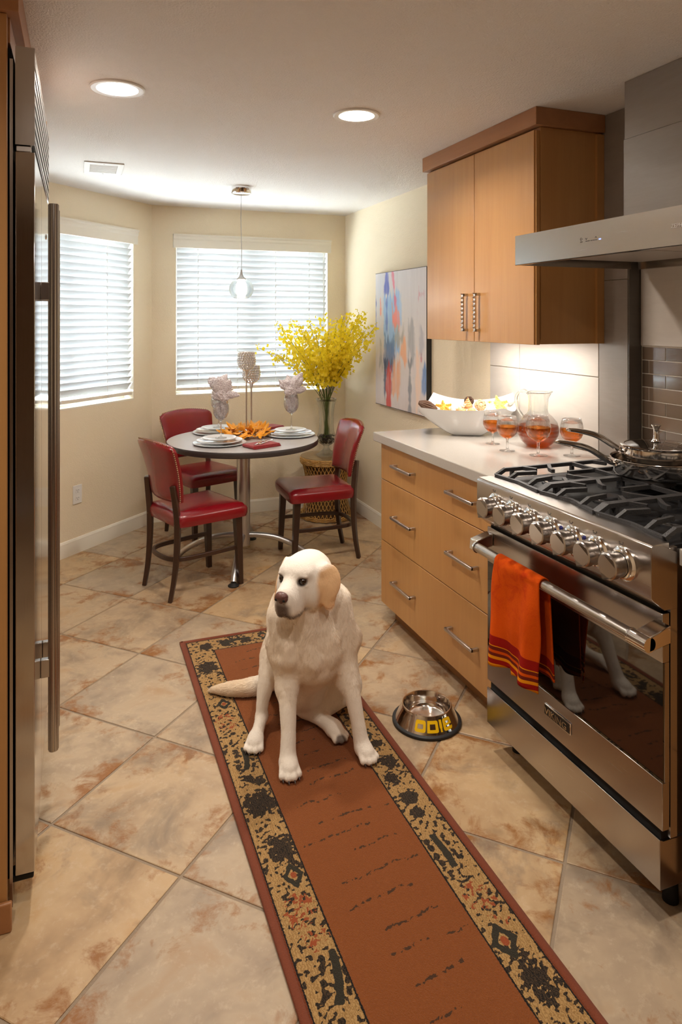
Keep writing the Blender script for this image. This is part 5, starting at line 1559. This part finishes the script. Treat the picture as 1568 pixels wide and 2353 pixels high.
    for nm, arr in (('edge', edge + wav * 0), ('dark', dark), ('red', red), ('grn', grn), ('dash', dash)):
        at = me.attributes.new(nm, 'FLOAT', 'POINT'); at.data.foreach_set('value', arr.astype(np.float32).ravel())
    m = N('rug_weave'); co = m.coord()
    A = {k: m.n('Attribute', attribute_name=k).outputs['Fac'] for k in ('edge', 'dark', 'red', 'grn', 'dash')}
    fine = m.noise(co, 520, 3, .7); med = m.noise(co, 150, 2, .6, 1.5); wob = m.math('MULTIPLY', m.math('SUBTRACT', m.noise(co, 240, 2), .5), .006)
    loops = m.n('TexWave', {'Vector': co, 'Scale': 46.0, 'Distortion': 9.0, 'Detail': 2.0, 'Detail Scale': 3.0}).outputs['Fac']
    def step(s_, t): return m.math('GREATER_THAN', s_, t)
    e = m.math('ADD', A['edge'], m.math('MULTIPLY', wob, 0.8))
    field = m.mix(med, srgb(128, 70, 32), srgb(148, 86, 40))
    field = m.mix(m.math('MULTIPLY', fine, .35), field, srgb(98, 48, 24))
    field = m.mix(step(m.math('ADD', A['dash'], m.math('MULTIPLY', wob, .4)), 0.0), field, srgb(70, 46, 30))
    tan = m.mix(m.math('MULTIPLY', loops, .7), srgb(156, 120, 70), srgb(204, 168, 112))
    tan = m.mix(m.math('MULTIPLY', fine, .35), tan, srgb(120, 84, 48))
    dk = m.mix(loops, srgb(24, 22, 20), srgb(70, 54, 38))
    tan = m.mix(step(m.math('ADD', A['dark'], wob), 0.0), tan, dk)
    tan = m.mix(step(m.math('ADD', A['grn'], m.math('MULTIPLY', wob, .5)), 0.0), tan, srgb(50, 46, 36))
    tan = m.mix(step(m.math('ADD', A['red'], m.math('MULTIPLY', wob, .5)), 0.0), tan, srgb(150, 74, 40))
    black = srgb(26, 22, 20)
    c = m.mix(step(e, .0235), srgb(112, 54, 28), black)
    c = m.mix(step(e, .0275), c, tan)
    c = m.mix(step(e, .1285), c, black)
    c = m.mix(step(e, .1330), c, field)
    m.out(m.bsdf(col=c, rough=0.95, sheen=0.15, spec=0.1, nrm=m.bump(m.math('ADD', fine, m.math('MULTIPLY', loops, .6)), .55, .003)))
    me.materials.append(MAT['rug_weave'])
    o = bpy.data.objects.new('pile', me); COL.objects.link(o); o.parent = r
    MB().box(X0 + .001, X1 - .001, Y0 + .001, Y1 - .001, .0006, .0080).build('backing', MAT['rug_binding'], r)
    for nm, pts_ in (('binding', [(X0 + .010, Y0), (X0 + .010, Y1)]), ('binding', [(X1 - .010, Y0), (X1 - .010, Y1)]), ('binding', [(X0, Y1 - .008), (X1, Y1 - .008)]), ('binding', [(X0, Y0 + .008), (X1, Y0 + .008)])):
        MB().tube([(*pts_[0], .0058), (*pts_[1], .0058)], .0100, 10, up=(0, 0, 1), flat=(.48, 1.12)).build(nm, MAT['rug_binding'], r, smooth=True)
m = N('rug_binding'); co = m.coord()
m.out(m.bsdf(col=m.mix(m.noise(co, 300, 3), srgb(104, 48, 26), srgb(126, 62, 34)), rough=.95, sheen=.1, nrm=m.bump(m.noise(co, 420, 2), .5, .002)))
rug()

# ================================================================== dog bowl
DX, DY = 1.192, 2.243
db = thing('dog_bowl', 'steel dog bowl with a black rubber ring and yellow letters', 'bowl', (DX, DY, 0))
MB().lathe([(.098, .0005), (.122, .0005), (.1255, .004), (.1250, .010), (.120, .0135), (.112, .0135), (.098, .010)], (DX, DY, 0), 64, closed=True).build('rubber_ring', MAT['black_rubber'], db, smooth=True)
CR0, CZ0, CR1, CZ1 = .1155, .012, .0905, .064
MB().lathe([(.110, .006), (.1145, .0105), (CR0, CZ0), (.112, .018), (CR1 + .001, CZ1 - .006), (CR1, CZ1), (CR1 - .002, CZ1 + .0025), (CR1 - .0050, CZ1 + .0025), (CR1 - .0075, CZ1 - .001), (.078, .030), (.074, .016), (.068, .0115), (0, .011)], (DX, DY, 0), 72).build('shell', MAT['polished_steel'], db, smooth=True)
def cone(phi, t):
    th = math.radians(-118) + phi
    a, b = (.112, .018), (CR1 + .001, CZ1 - .006)
    R = a[0] + (b[0] - a[0]) * t + .0007; z = a[1] + (b[1] - a[1]) * t + .0004
    return (DX + R * math.cos(th), DY + R * math.sin(th), z)
def rr_sdf(x, y, hx, hy, rad):
    qx, qy = abs(x) - hx + rad, abs(y) - hy + rad
    return math.hypot(max(qx, 0), max(qy, 0)) + min(max(qx, qy), 0) - rad
def letter(ch, p0, p1, t0, t1, shear=0.0):
    def inside(x, y):       # x, y in -1..1
        if ch == 'O': return rr_sdf(x, y, 1, 1, .42) < 0 and rr_sdf(x, y + .05, .50, .40, .04) > 0
        if ch == 'D': return (rr_sdf(x, y, 1, 1, .35) < 0 or (x < 0 and abs(y) < 1)) and rr_sdf(x + .02, y + .02, .50, .44, .04) > 0
        if ch == 'I': return abs(x) < 1 - .25 * (1 - y) * .5
        if ch == 'E':
            o = rr_sdf(x, y, 1, 1, .42) < 0
            return o and not (rr_sdf(x - .05, y - .33, .42, .17, .05) < 0) and not (x > -.45 and -.46 < y < -.16) 
    mb = MB(); n = 46 if ch != 'I' else 16
    nx_ = n if ch != 'I' else 6
    for i in range(nx_):
        for j in range(n):
            x, y = -1 + 2 * (i + .5) / nx_, -1 + 2 * (j + .5) / n
            if inside(x, y):
                q = []
                for (a, b) in ((i, j), (i+1, j), (i+1, j+1), (i, j+1)):
                    u, v = a / nx_, b / n
                    q.append(cone(p0 + (p1 - p0) * u + shear * v, t0 + (t1 - t0) * v))
                mb.add(q, [(0, 1, 2, 3)])
    mb.build('letter', MAT['bowl_yellow'], db)
D_ = math.radians
letter('O', D_(-23), D_(-2), .06, .90); letter('D', D_(1), D_(23), .06, .90); letter('I', D_(26), D_(31.5), .06, .92); letter('E', D_(34), D_(55), .06, .92)
# ================================================================== the dog: one continuous body surface from blended volumes
def build_dog():
    lo = np.array([.435, 2.015, -.004]); hi = np.array([1.02, 2.80, .730]); h = .0040
    nx, ny, nz = [int(math.ceil(v)) for v in (hi - lo) / h]
    gx = lo[0] + h * np.arange(nx); gy = lo[1] + h * np.arange(ny); gz = lo[2] + h * np.arange(nz)
    D = np.full((nx, ny, nz), 0.3, np.float32)
    def region(pmin, pmax, mrg):
        sl = []
        for g, a, b in zip((gx, gy, gz), pmin, pmax):
            i0 = max(0, int((a - mrg - g[0]) / h)); i1 = min(len(g), int((b + mrg - g[0]) / h) + 2)
            sl.append(slice(i0, i1))
        X = gx[sl[0]][:, None, None]; Y = gy[sl[1]][None, :, None]; Z = gz[sl[2]][None, None, :]
        return tuple(sl), X, Y, Z
    def join(sl, d, k):
        a = D[sl]
        if k <= 0: D[sl] = np.minimum(a, d); return
        hh = np.clip(.5 + .5 * (a - d) / k, 0, 1)
        D[sl] = a + (d - a) * hh - k * hh * (1 - hh)
    def carve(sl, d, k):
        a = D[sl]; hh = np.clip(.5 - .5 * (a + d) / k, 0, 1)
        D[sl] = a + (-d - a) * hh + k * hh * (1 - hh)
    def cone(a, ra, b, rb, k=.03):
        a, b = np.array(a, float), np.array(b, float); R = max(ra, rb)
        sl, X, Y, Z = region(np.minimum(a, b) - R, np.maximum(a, b) + R, k + .012)
        ab = b - a; L2 = ab @ ab
        t = np.clip(((X - a[0]) * ab[0] + (Y - a[1]) * ab[1] + (Z - a[2]) * ab[2]) / L2, 0, 1)
        d = np.sqrt((X - a[0] - t * ab[0])**2 + (Y - a[1] - t * ab[1])**2 + (Z - a[2] - t * ab[2])**2) - (ra + (rb - ra) * t)
        join(sl, d, k)
    def chain(pts, k=.03):
        ps = [Vector(p) for p, _ in pts]; n_ = 6
        fine_ = spline(ps, n_); rr0 = [r_ for _, r_ in pts]
        rads = [rr0[i // n_] + (rr0[min(i // n_ + 1, len(rr0) - 1)] - rr0[i // n_]) * ((i % n_) / n_) for i in range(len(fine_))]
        P_ = np.array([tuple(p) for p in fine_]); R = max(rr0)
        sl, X, Y, Z = region(P_.min(0) - R, P_.max(0) + R, k + .012)
        best = None
        for i in range(len(P_) - 1):
            a, b = P_[i], P_[i + 1]; ab = b - a; L2 = ab @ ab
            t = np.clip(((X - a[0]) * ab[0] + (Y - a[1]) * ab[1] + (Z - a[2]) * ab[2]) / L2, 0, 1)
            d = np.sqrt((X - a[0] - t * ab[0])**2 + (Y - a[1] - t * ab[1])**2 + (Z - a[2] - t * ab[2])**2) - (rads[i] + (rads[i + 1] - rads[i]) * t)
            best = d if best is None else np.minimum(best, d)
        join(sl, best, k)
    def ell_d(c, r, ax, X, Y, Z):
        q = [((X - c[0]) * v[0] + (Y - c[1]) * v[1] + (Z - c[2]) * v[2]) for v in ax]
        k0 = np.sqrt(sum((a / b)**2 for a, b in zip(q, r))); k1 = np.sqrt(sum((a / (b * b))**2 for a, b in zip(q, r)))
        return k0 * (k0 - 1) / np.maximum(k1, 1e-6)
    AX = ((1, 0, 0), (0, 1, 0), (0, 0, 1))
    def ell(c, r, ax=AX, k=.03, cut=False):
        R = max(r); c = np.array(c, float)
        ext = [math.sqrt(sum((v[i] * q)**2 for v, q in zip(ax, r))) for i in range(3)]
        sl, X, Y, Z = region(c - ext, c + ext, k + .012)
        d = ell_d(c, r, ax, X, Y, Z)
        carve(sl, d, k) if cut else join(sl, d, k)
    # ---- trunk, sitting
    ell((.800, 2.600, .140), (.132, .150, .138), k=.02)
    ell((.792, 2.500, .230), (.124, .145, .170), k=.06)
    ell((.774, 2.400, .325), (.132, .130, .170), k=.06)
    ell((.765, 2.305, .350), (.124, .095, .150), k=.05)
    ell((.770, 2.335, .235), (.095, .090, .080), k=.05)          # brisket
    ell((.770, 2.420, .130), (.085, .110, .085), k=.04)
    # ---- head frame
    E = np.array([.6690, 2.1740, .6240]); yaw = math.atan2(-.708, -.706)
    f = np.array([math.cos(yaw), math.sin(yaw), -.06]); f /= np.linalg.norm(f)
    l = np.array([-math.sin(yaw), math.cos(yaw), 0.0]); u = np.cross(f, l)
    H = lambda a, b, c: E + f * a + l * b + u * c
    HA = (f, l, u)
    # ---- neck and loose throat
    cone((.768, 2.350, .405), .132, H(-.080, 0, -.070), .086, .05)
    cone((.785, 2.380, .420), .115, H(-.120, 0, -.030), .066, .05)
    cone(H(-.035, 0, -.112), .042, (.742, 2.232, .390), .062, .035)
    cone((.655, 2.258, .455), .050, (.672, 2.245, .340), .062, .03)
    cone((.845, 2.262, .480), .055, (.868, 2.262, .350), .062, .03)
    cone((.700, 2.215, .470), .026, (.735, 2.200, .330), .040, .018)     # fold down the chest
    cone((.775, 2.205, .455), .028, (.800, 2.205, .340), .046, .020)
    ell((.762, 2.225, .285), (.075, .050, .060), k=.04)
    # ---- front legs
    for pts in ([((.672, 2.300, .340), .066), ((.664, 2.262, .285), .046), ((.655, 2.213, .205), .0300), ((.647, 2.175, .120), .0245), ((.641, 2.158, .075), .0255), ((.637, 2.146, .045), .0280)],
                [((.870, 2.275, .335), .064), ((.868, 2.230, .280), .044), ((.873, 2.186, .205), .0290), ((.881, 2.152, .120), .0235), ((.885, 2.138, .075), .0245), ((.888, 2.128, .045), .0270)]):
        chain(pts, .03)
    cone((.680, 2.300, .225), .036, (.664, 2.250, .215), .034, .03); cone((.868, 2.270, .220), .036, (.870, 2.220, .210), .034, .03)
    def paw(c, ang, s=1.0, spread=1.0):
        dx, dy = math.cos(ang), math.sin(ang); px, py = -dy, dx
        P = lambda a, b, z: (c[0] + dx * a + px * b, c[1] + dy * a + py * b, c[2] + z)
        ax = ((dx, dy, 0), (px, py, 0), (0, 0, 1))
        ell(P(.004 * s, 0, .029 * s), (.040 * s, .033 * s, .027 * s), ax, .016)
        for b, a in ((-.026, .022), (-.0095, .035), (.0095, .035), (.026, .022)):
            cone(P(a * s - .016, b * s * spread * .85, .030 * s), .0125 * s, P(a * s + .010, b * s * spread * 1.05, .0165 * s), .0135 * s, .0020)
        return [P(a * s + .022 * s, b * s * spread * 1.08, .012 * s) for b, a in ((-.026, .022), (-.0095, .035), (.0095, .035), (.026, .022))]
    RZ = .0085
    claws = []
    claws += [(p, -1.62) for p in paw((.634, 2.128, RZ), -1.68, .93)]
    claws += [(p, -1.45) for p in paw((.892, 2.112, RZ), -1.40, .88)]
    # ---- hind leg stretched forward on the tail side
    cone((.760, 2.580, .140), .092, (.684, 2.455, .222), .056, .035)
    chain([((.678, 2.448, .232), .052), ((.640, 2.415, .175), .033), ((.618, 2.395, .110), .0225), ((.612, 2.388, .062), .0200)], .018)
    ell((.618, 2.402, .060), (.016, .018, .020), k=.012)
    chain([((.610, 2.384, .055), .0205), ((.590, 2.345, .044), .0205), ((.574, 2.315, .038), .0230)], .016)
    claws += [(p, -2.05) for p in paw((.567, 2.300, RZ), -2.02, .86)]
    # ---- hind leg folded on the floor on the other side
    cone((.880, 2.560, .150), .105, (.925, 2.385, .115), .064, .04)
    chain([((.925, 2.385, .110), .058), ((.870, 2.365, .075), .040), ((.812, 2.352, .048), .0260)], .02)
    chain([((.806, 2.350, .042), .0250), ((.822, 2.300, .042), .0250), ((.834, 2.262, .042), .0290)], .02)
    ell((.797, 2.366, .045), (.015, .016, .018), k=.012)
    fa = (-.42, -.91)
    claws2 = paw((.838, 2.246, RZ + .004), -1.20, .84)
    ell((.775, 2.395, .050), (.035, .045, .030), k=.03)
    # ---- tail along the rug
    chain([((.760, 2.640, .075), .046), ((.690, 2.620, .050), .036), ((.620, 2.625, .041), .0325), ((.555, 2.650, .034), .0270), ((.505, 2.680, .026), .0140), ((.490, 2.690, .022), .0080)], .025)
    # ---- head
    ell(H(-.062, 0, -.024), (.088, .073, .068), HA, .03)
    ell(H(-.018, 0, .004), (.050, .054, .042), HA, .03)
    for s in (1, -1):
        ell(H(-.045, .046 * s, -.062), (.052, .034, .048), HA, .03)
    cone(H(-.004, 0, -.042), .045, H(.064, 0, -.050), .0365, .025)
    cone(H(.010, 0, -.022), .026, H(.074, 0, -.030), .020, .016)
    for s in (1, -1):
        ell(H(.038, .024 * s, -.080), (.046, .0190, .040), HA, .012)
        ell(H(.070, .014 * s, -.072), (.022, .0175, .036), HA, .010)
        ell(H(-.004, .032 * s, .010), (.020, .019, .008), HA, .02)
    cone(H(-.030, 0, -.100), .034, H(.046, 0, -.106), .0180, .012)
    for s in (1, -1):
        ell(H(.0245, .0375 * s, -.0085), (.014, .0125, .0105), HA, .007, cut=True)
    for s in (1, -1):
        ell(H(.0150, .0375 * s, .0072), (.0110, .0165, .0050), HA, .005)
        ell(H(.0140, .0375 * s, -.0215), (.0110, .0150, .0050), HA, .006)
    # ears: thin hanging flaps, folded at the top
    for s in (1, -1):
        d1 = np.array(-u * .93 + f * .30 + l * s * .22); d1 /= np.linalg.norm(d1)
        t1 = l * s + f * .55 + u * .18; t1 = t1 - d1 * (t1 @ d1); t1 /= np.linalg.norm(t1); w1 = np.cross(d1, t1)
        ell(H(-.072, .090 * s, -.034), (.054, .047, .0095), (d1, w1, t1), .010)
        ell(H(-.056, .093 * s, -.078), (.042, .029, .0085), (d1, w1, t1), .012)
        cone(H(-.054, .060 * s, .000), .014, H(-.090, .064 * s, -.006), .016, .02)
    # ---- coat relief: loose skin folds and clumped hair
    X, Y, Z = np.meshgrid(gx, gy, gz, indexing='ij')
    nr = np.abs(D) < .03
    xs, ys, zs = X[nr], Y[nr], Z[nr]
    chest = np.exp(-(((zs - .38) / .12)**2)) * np.clip((2.36 - ys) / .10, 0, 1)
    fold = (np.abs(fbm(xs * 13 + 3, ys * 13, zs * 7, 3) - .5) - .12) * .030
    clump = (fbm(xs * 55, ys * 55, zs * 26, 3) - .5) * .0045
    amp = np.clip((zs - .10) / .12, .15, 1) * np.where(zs > .535, .18, 1.0)
    D[nr] += (fold * chest * np.where(zs > .50, .3, 1) + clump * amp).astype(np.float32)
    # ---- surface nets
    S = D < 0
    c8 = [(a, b, c) for a in (0, 1) for b in (0, 1) for c in (0, 1)]
    sub = lambda A, o: A[o[0]:nx - 1 + o[0], o[1]:ny - 1 + o[1], o[2]:nz - 1 + o[2]]
    cnt = sum(sub(S, o).astype(np.int8) for o in c8)
    act = (cnt > 0) & (cnt < 8)
    I = np.argwhere(act); idx = np.full(act.shape, -1, np.int64); idx[act] = np.arange(len(I))
    vals = {o: sub(D, o)[act] for o in c8}
    acc = np.zeros((len(I), 3)); num = np.zeros(len(I))
    for o in c8:
        for axn in range(3):
            if o[axn] == 1: continue
            q = list(o); q[axn] = 1; q = tuple(q)
            a, b = vals[o], vals[q]; mk = (a < 0) != (b < 0)
            t = np.where(mk, a / np.where(mk, a - b, 1), 0)
            p = np.tile(np.array(o, float), (len(I), 1)); p[:, axn] += t
            acc[mk] += p[mk]; num += mk
    V = lo + h * (I + acc / num[:, None])
    F = []
    for axn in range(3):
        o1 = [0, 0, 0]; o1[axn] = 1
        A = S[:nx - o1[0], :ny - o1[1], :nz - o1[2]]; B = S[o1[0]:, o1[1]:, o1[2]:]
        e = np.argwhere(A != B); b, c = (axn + 1) % 3, (axn + 2) % 3
        e = e[(e[:, b] > 0) & (e[:, c] > 0) & (e[:, b] < np.array([nx, ny, nz])[b] - 1) & (e[:, c] < np.array([nx, ny, nz])[c] - 1)]
        q = []
        for db_, dc in ((-1, -1), (0, -1), (0, 0), (-1, 0)):
            p = e.copy(); p[:, b] += db_; p[:, c] += dc; q.append(idx[p[:, 0], p[:, 1], p[:, 2]])
        q = np.stack(q, 1); flip = ~A[e[:, 0], e[:, 1], e[:, 2]]
        q[flip] = q[flip][:, ::-1]; F.append(q)
    F = np.concatenate(F); F = F[(F >= 0).all(1)]
    V[:, 2] = np.maximum(V[:, 2], RZ - .001)
    # ---- coat colour (its own markings)
    Vr = V - E; hf, hl, hu = Vr @ f, Vr @ l, Vr @ u
    C = np.tile(np.array(srgb(250, 238, 221)), (len(V), 1))
    def paint(w, col):
        nonlocal C
        C = C + (np.array(srgb(*col)) - C) * np.clip(w, 0, 1)[:, None]
    headw = np.clip((V[:, 2] - .50) / .05, 0, 1) * np.clip((hf + .15) / .06, 0, 1)
    paint(headw, (248, 240, 228))
    legs = np.clip((.22 - V[:, 2]) / .10, 0, 1); paint(legs * .8, (250, 241, 228))
    paint(.30 * np.exp(-(((V[:, 2] - .36) / .07)**2)) * np.clip((2.30 - V[:, 1]) / .05, 0, 1), (244, 222, 194))
    tailw = np.clip((.66 - V[:, 0]) / .06, 0, 1) * np.clip((V[:, 1] - 2.55) / .05, 0, 1); paint(tailw * .7, (246, 224, 192))
    earw = np.clip((np.abs(hl) - .066 - .25 * np.clip(-.06 - hf, 0, 1)) / .010, 0, 1) * np.clip((hf + .135) / .02, 0, 1) * np.clip((hu + .125) / .02, 0, 1) * np.clip((.022 - hu) / .02, 0, 1) * np.clip((-.002 - hf) / .02, 0, 1)
    paint(earw * .85, (232, 182, 122))
    lip = np.clip((hf - .045) / .02, 0, 1) * np.clip((-.052 - hu) / .012, 0, 1) * np.clip((hu + .120) / .01, 0, 1) * np.clip((.034 - np.abs(hl)) / .014, 0, 1)
    paint(lip * .7, (84, 64, 56))
    lipl = np.exp(-((hu + .104 + (hf - .03) * -.05) / .006)**2) * np.clip((hf + .01) / .02, 0, 1) * (np.abs(hl) < .06); paint(lipl * .8, (60, 46, 42))
    bl_ = np.clip((hf - .07) / .02, 0, 1) * np.clip((-.028 - hu) / .01, 0, 1) * np.clip((.024 - np.abs(hl)) / .01, 0, 1) * np.clip((hu + .115) / .01, 0, 1); paint(bl_ * .7, (80, 60, 54))
    for s in (1, -1):
        d = np.sqrt((hf - .020)**2 * .6 + (hl - .0375 * s)**2 + (hu + .006)**2); paint(np.clip((.0195 - d) / .006, 0, 1) * .9, (50, 38, 34))
        d2 = np.sqrt(((hf - .012) / 1.2)**2 + ((hl - .040 * s))**2 + ((hu - .006))**2); paint(np.clip((.030 - d2) / .016, 0, 1) * .25, (150, 120, 96))
    padc = np.array([.842, 2.205, .022]); dp = np.sqrt(((V - padc)**2).sum(1)); paint(np.clip((.024 - dp) / .006, 0, 1) * .85, (70, 54, 50))
    root = thing('dog', 'cream Labrador-type dog sitting on the rug, looking to the left', 'dog', (.77, 2.35, 0))
    off = np.array(wpos(root))
    me = bpy.data.meshes.new('body'); me.from_pydata((V - off).tolist(), [], F.tolist())
    at = me.color_attributes.new('tint', 'FLOAT_COLOR', 'POINT')
    at.data.foreach_set('color', np.concatenate([C, np.ones((len(C), 1))], 1).astype(np.float32).ravel())
    me.polygons.foreach_set('use_smooth', [True] * len(me.polygons))
    me.materials.append(MAT['dog_coat'])
    body = bpy.data.objects.new('body', me); COL.objects.link(body); body.parent = root
    md = body.modifiers.new('smooth', 'SMOOTH'); md.factor = .4; md.iterations = 2
    # eyes, nose, claws
    for s in (1, -1):
        c = H(.0160, .0368 * s, -.0075)
        MB().ball(tuple(c), .0126, 20, 14).build('eye', MAT['eye_dark'], root, smooth=True, ang=180)
    ROT = Matrix(((f[0], l[0], u[0]), (f[1], l[1], u[1]), (f[2], l[2], u[2])))
    mb = MB(); mb.ball(tuple(H(.092, 0, -.032)), (.0175, .0225, .0160), 22, 14, ROT)
    for s in (1, -1): mb.ball(tuple(H(.0945, .0130 * s, -.036)), (.0115, .0100, .0110), 14, 10, ROT)
    mb.ball(tuple(H(.093, 0, -.044)), (.0110, .0110, .0110), 12, 8, ROT)
    nose = mb.build('nose', MAT['dog_nose'], root, smooth=True, ang=180)
    for s in (1, -1):
        MB().ball(tuple(H(.1045, .0140 * s, -.0385)), (.0035, .0048, .0044), 10, 8, ROT).build('nostril', MAT['black_gap'], nose, smooth=True)
    for (p, a) in claws:
        d = Vector((math.cos(a), math.sin(a), -.45)).normalized()
        q = Vector(p)
        MB().tube([q - d * .008, q + d * .002, q + d * .009 + Vector((0, 0, -.001))], [.0036, .0030, .0010], 7).build('claw', MAT['nail_horn'], root, smooth=True)
    return root, body, V, F, C, (E, f, l, u, hf, hl, hu)
DOG = build_dog()

# short fur: hair strands lying along the body
def fur():
    root, body, V, F, C, (E, f, l, u, hf, hl, hu) = DOG
    rn = np.random.default_rng(21)
    T = np.concatenate([F[:, [0, 1, 2]], F[:, [0, 2, 3]]])
    A, B, Cc = V[T[:, 0]], V[T[:, 1]], V[T[:, 2]]
    nr = np.cross(B - A, Cc - A); ar = np.linalg.norm(nr, axis=1); ok = ar > 1e-12
    T, A, B, Cc, nr, ar = T[ok], A[ok], B[ok], Cc[ok], nr[ok], ar[ok]
    nr = nr / ar[:, None]
    n = 110000
    k = rn.choice(len(T), n, p=ar / ar.sum())
    r1, r2 = np.sqrt(rn.random(n)), rn.random(n)
    w0, w1, w2 = 1 - r1, r1 * (1 - r2), r1 * r2
    P = A[k] * w0[:, None] + B[k] * w1[:, None] + Cc[k] * w2[:, None]
    # smooth normals from vertices
    VN = np.zeros_like(V)
    for q in range(3): np.add.at(VN, T[:, q], nr * ar[:, None])
    VN /= np.maximum(np.linalg.norm(VN, axis=1), 1e-9)[:, None]
    Nn = VN[T[k, 0]] * w0[:, None] + VN[T[k, 1]] * w1[:, None] + VN[T[k, 2]] * w2[:, None]
    Nn /= np.maximum(np.linalg.norm(Nn, axis=1), 1e-9)[:, None]
    col = C[T[k, 0]] * w0[:, None] + C[T[k, 1]] * w1[:, None] + C[T[k, 2]] * w2[:, None]
    keep = P[:, 2] > .016
    lum = col.mean(1); keep &= lum > .12
    Pr = P - E; a_, b_, c_ = Pr @ f, Pr @ l, Pr @ u
    keep &= ~((a_ > .075) & (c_ < .0) & (c_ > -.06) & (np.abs(b_) < .03))
    for s in (1, -1): keep &= np.sqrt((a_ - .020)**2 + (b_ - .0375 * s)**2 + (c_ + .0075)**2) > .018
    P, Nn, col, a_, b_, c_ = P[keep], Nn[keep], col[keep], a_[keep], b_[keep], c_[keep]; n = len(P)
    head = np.clip((P[:, 2] - .52) / .05, 0, 1) * (a_ > -.16)
    tail = (P[:, 0] < .67) & (P[:, 1] > 2.55)
    flow = np.tile(np.array([0.0, 0.0, -1.0]), (n, 1)) + np.stack([fbm(P[:, 0] * 14, P[:, 2] * 9, 1.0) - .5, fbm(P[:, 0] * 14, P[:, 2] * 9, 4.0) - .5, 0 * P[:, 0]], 1) * 1.3
    flow = flow * (1 - head[:, None]) + head[:, None] * (-f[None] * 1.0 + np.array([0, 0, -.35])[None])
    flow[tail] = np.array([-.75, .35, -.15])
    flow += rn.normal(0, .16, (n, 3))
    flow -= Nn * (flow * Nn).sum(1)[:, None]; flow /= np.maximum(np.linalg.norm(flow, axis=1), 1e-6)[:, None]
    z = P[:, 2]
    Ln = np.where(z < .055, .0035, np.where(z < .2, .0065, .0105)) + .004 * np.exp(-((z - .40) / .09)**2)
    Ln = Ln * (1 - head) + head * .0065
    Ln = np.where(tail, .018, Ln) * rn.uniform(.7, 1.2, n)
    lift = np.where(z < .2, .22, .30) * (1 - head) + head * .18
    pts = np.zeros((n, 4, 3)); off = np.array(wpos(root))
    for i, t in enumerate((0.0, .33, .66, 1.0)):
        pts[:, i] = P - Nn * .0008 + Ln[:, None] * (flow * t + Nn * (lift * (t - .45 * t * t))[:, None]) - off
    cu = bpy.data.hair_curves.new('fur'); cu.add_curves([4] * n)
    cu.position_data.foreach_set('vector', pts.astype(np.float32).ravel())
    ra = cu.attributes.get('radius') or cu.attributes.new('radius', 'FLOAT', 'POINT')
    ra.data.foreach_set('value', (np.tile(np.array([.00034, .00030, .00021, .00006], np.float32), n) * np.repeat((1 - .40 * head).astype(np.float32), 4)))
    ca = cu.attributes.new('tint', 'FLOAT_COLOR', 'CURVE')
    v = rn.uniform(.90, 1.08, n)[:, None]
    fc = col * v * 1.15; fc = fc / np.maximum(1.0, fc.max(1) / .96)[:, None]
    ca.data.foreach_set('color', np.concatenate([fc, np.ones((n, 1))], 1).astype(np.float32).ravel())
    m = N('dog_fur'); a = m.n('Attribute', attribute_name='tint').outputs['Color']
    m.out(m.bsdf(col=a, rough=.6, spec=.25))
    cu.materials.append(MAT['dog_fur'])
    o = bpy.data.objects.new('fur', cu); COL.objects.link(o); o.parent = root; o['kind'] = 'stuff'
fur()
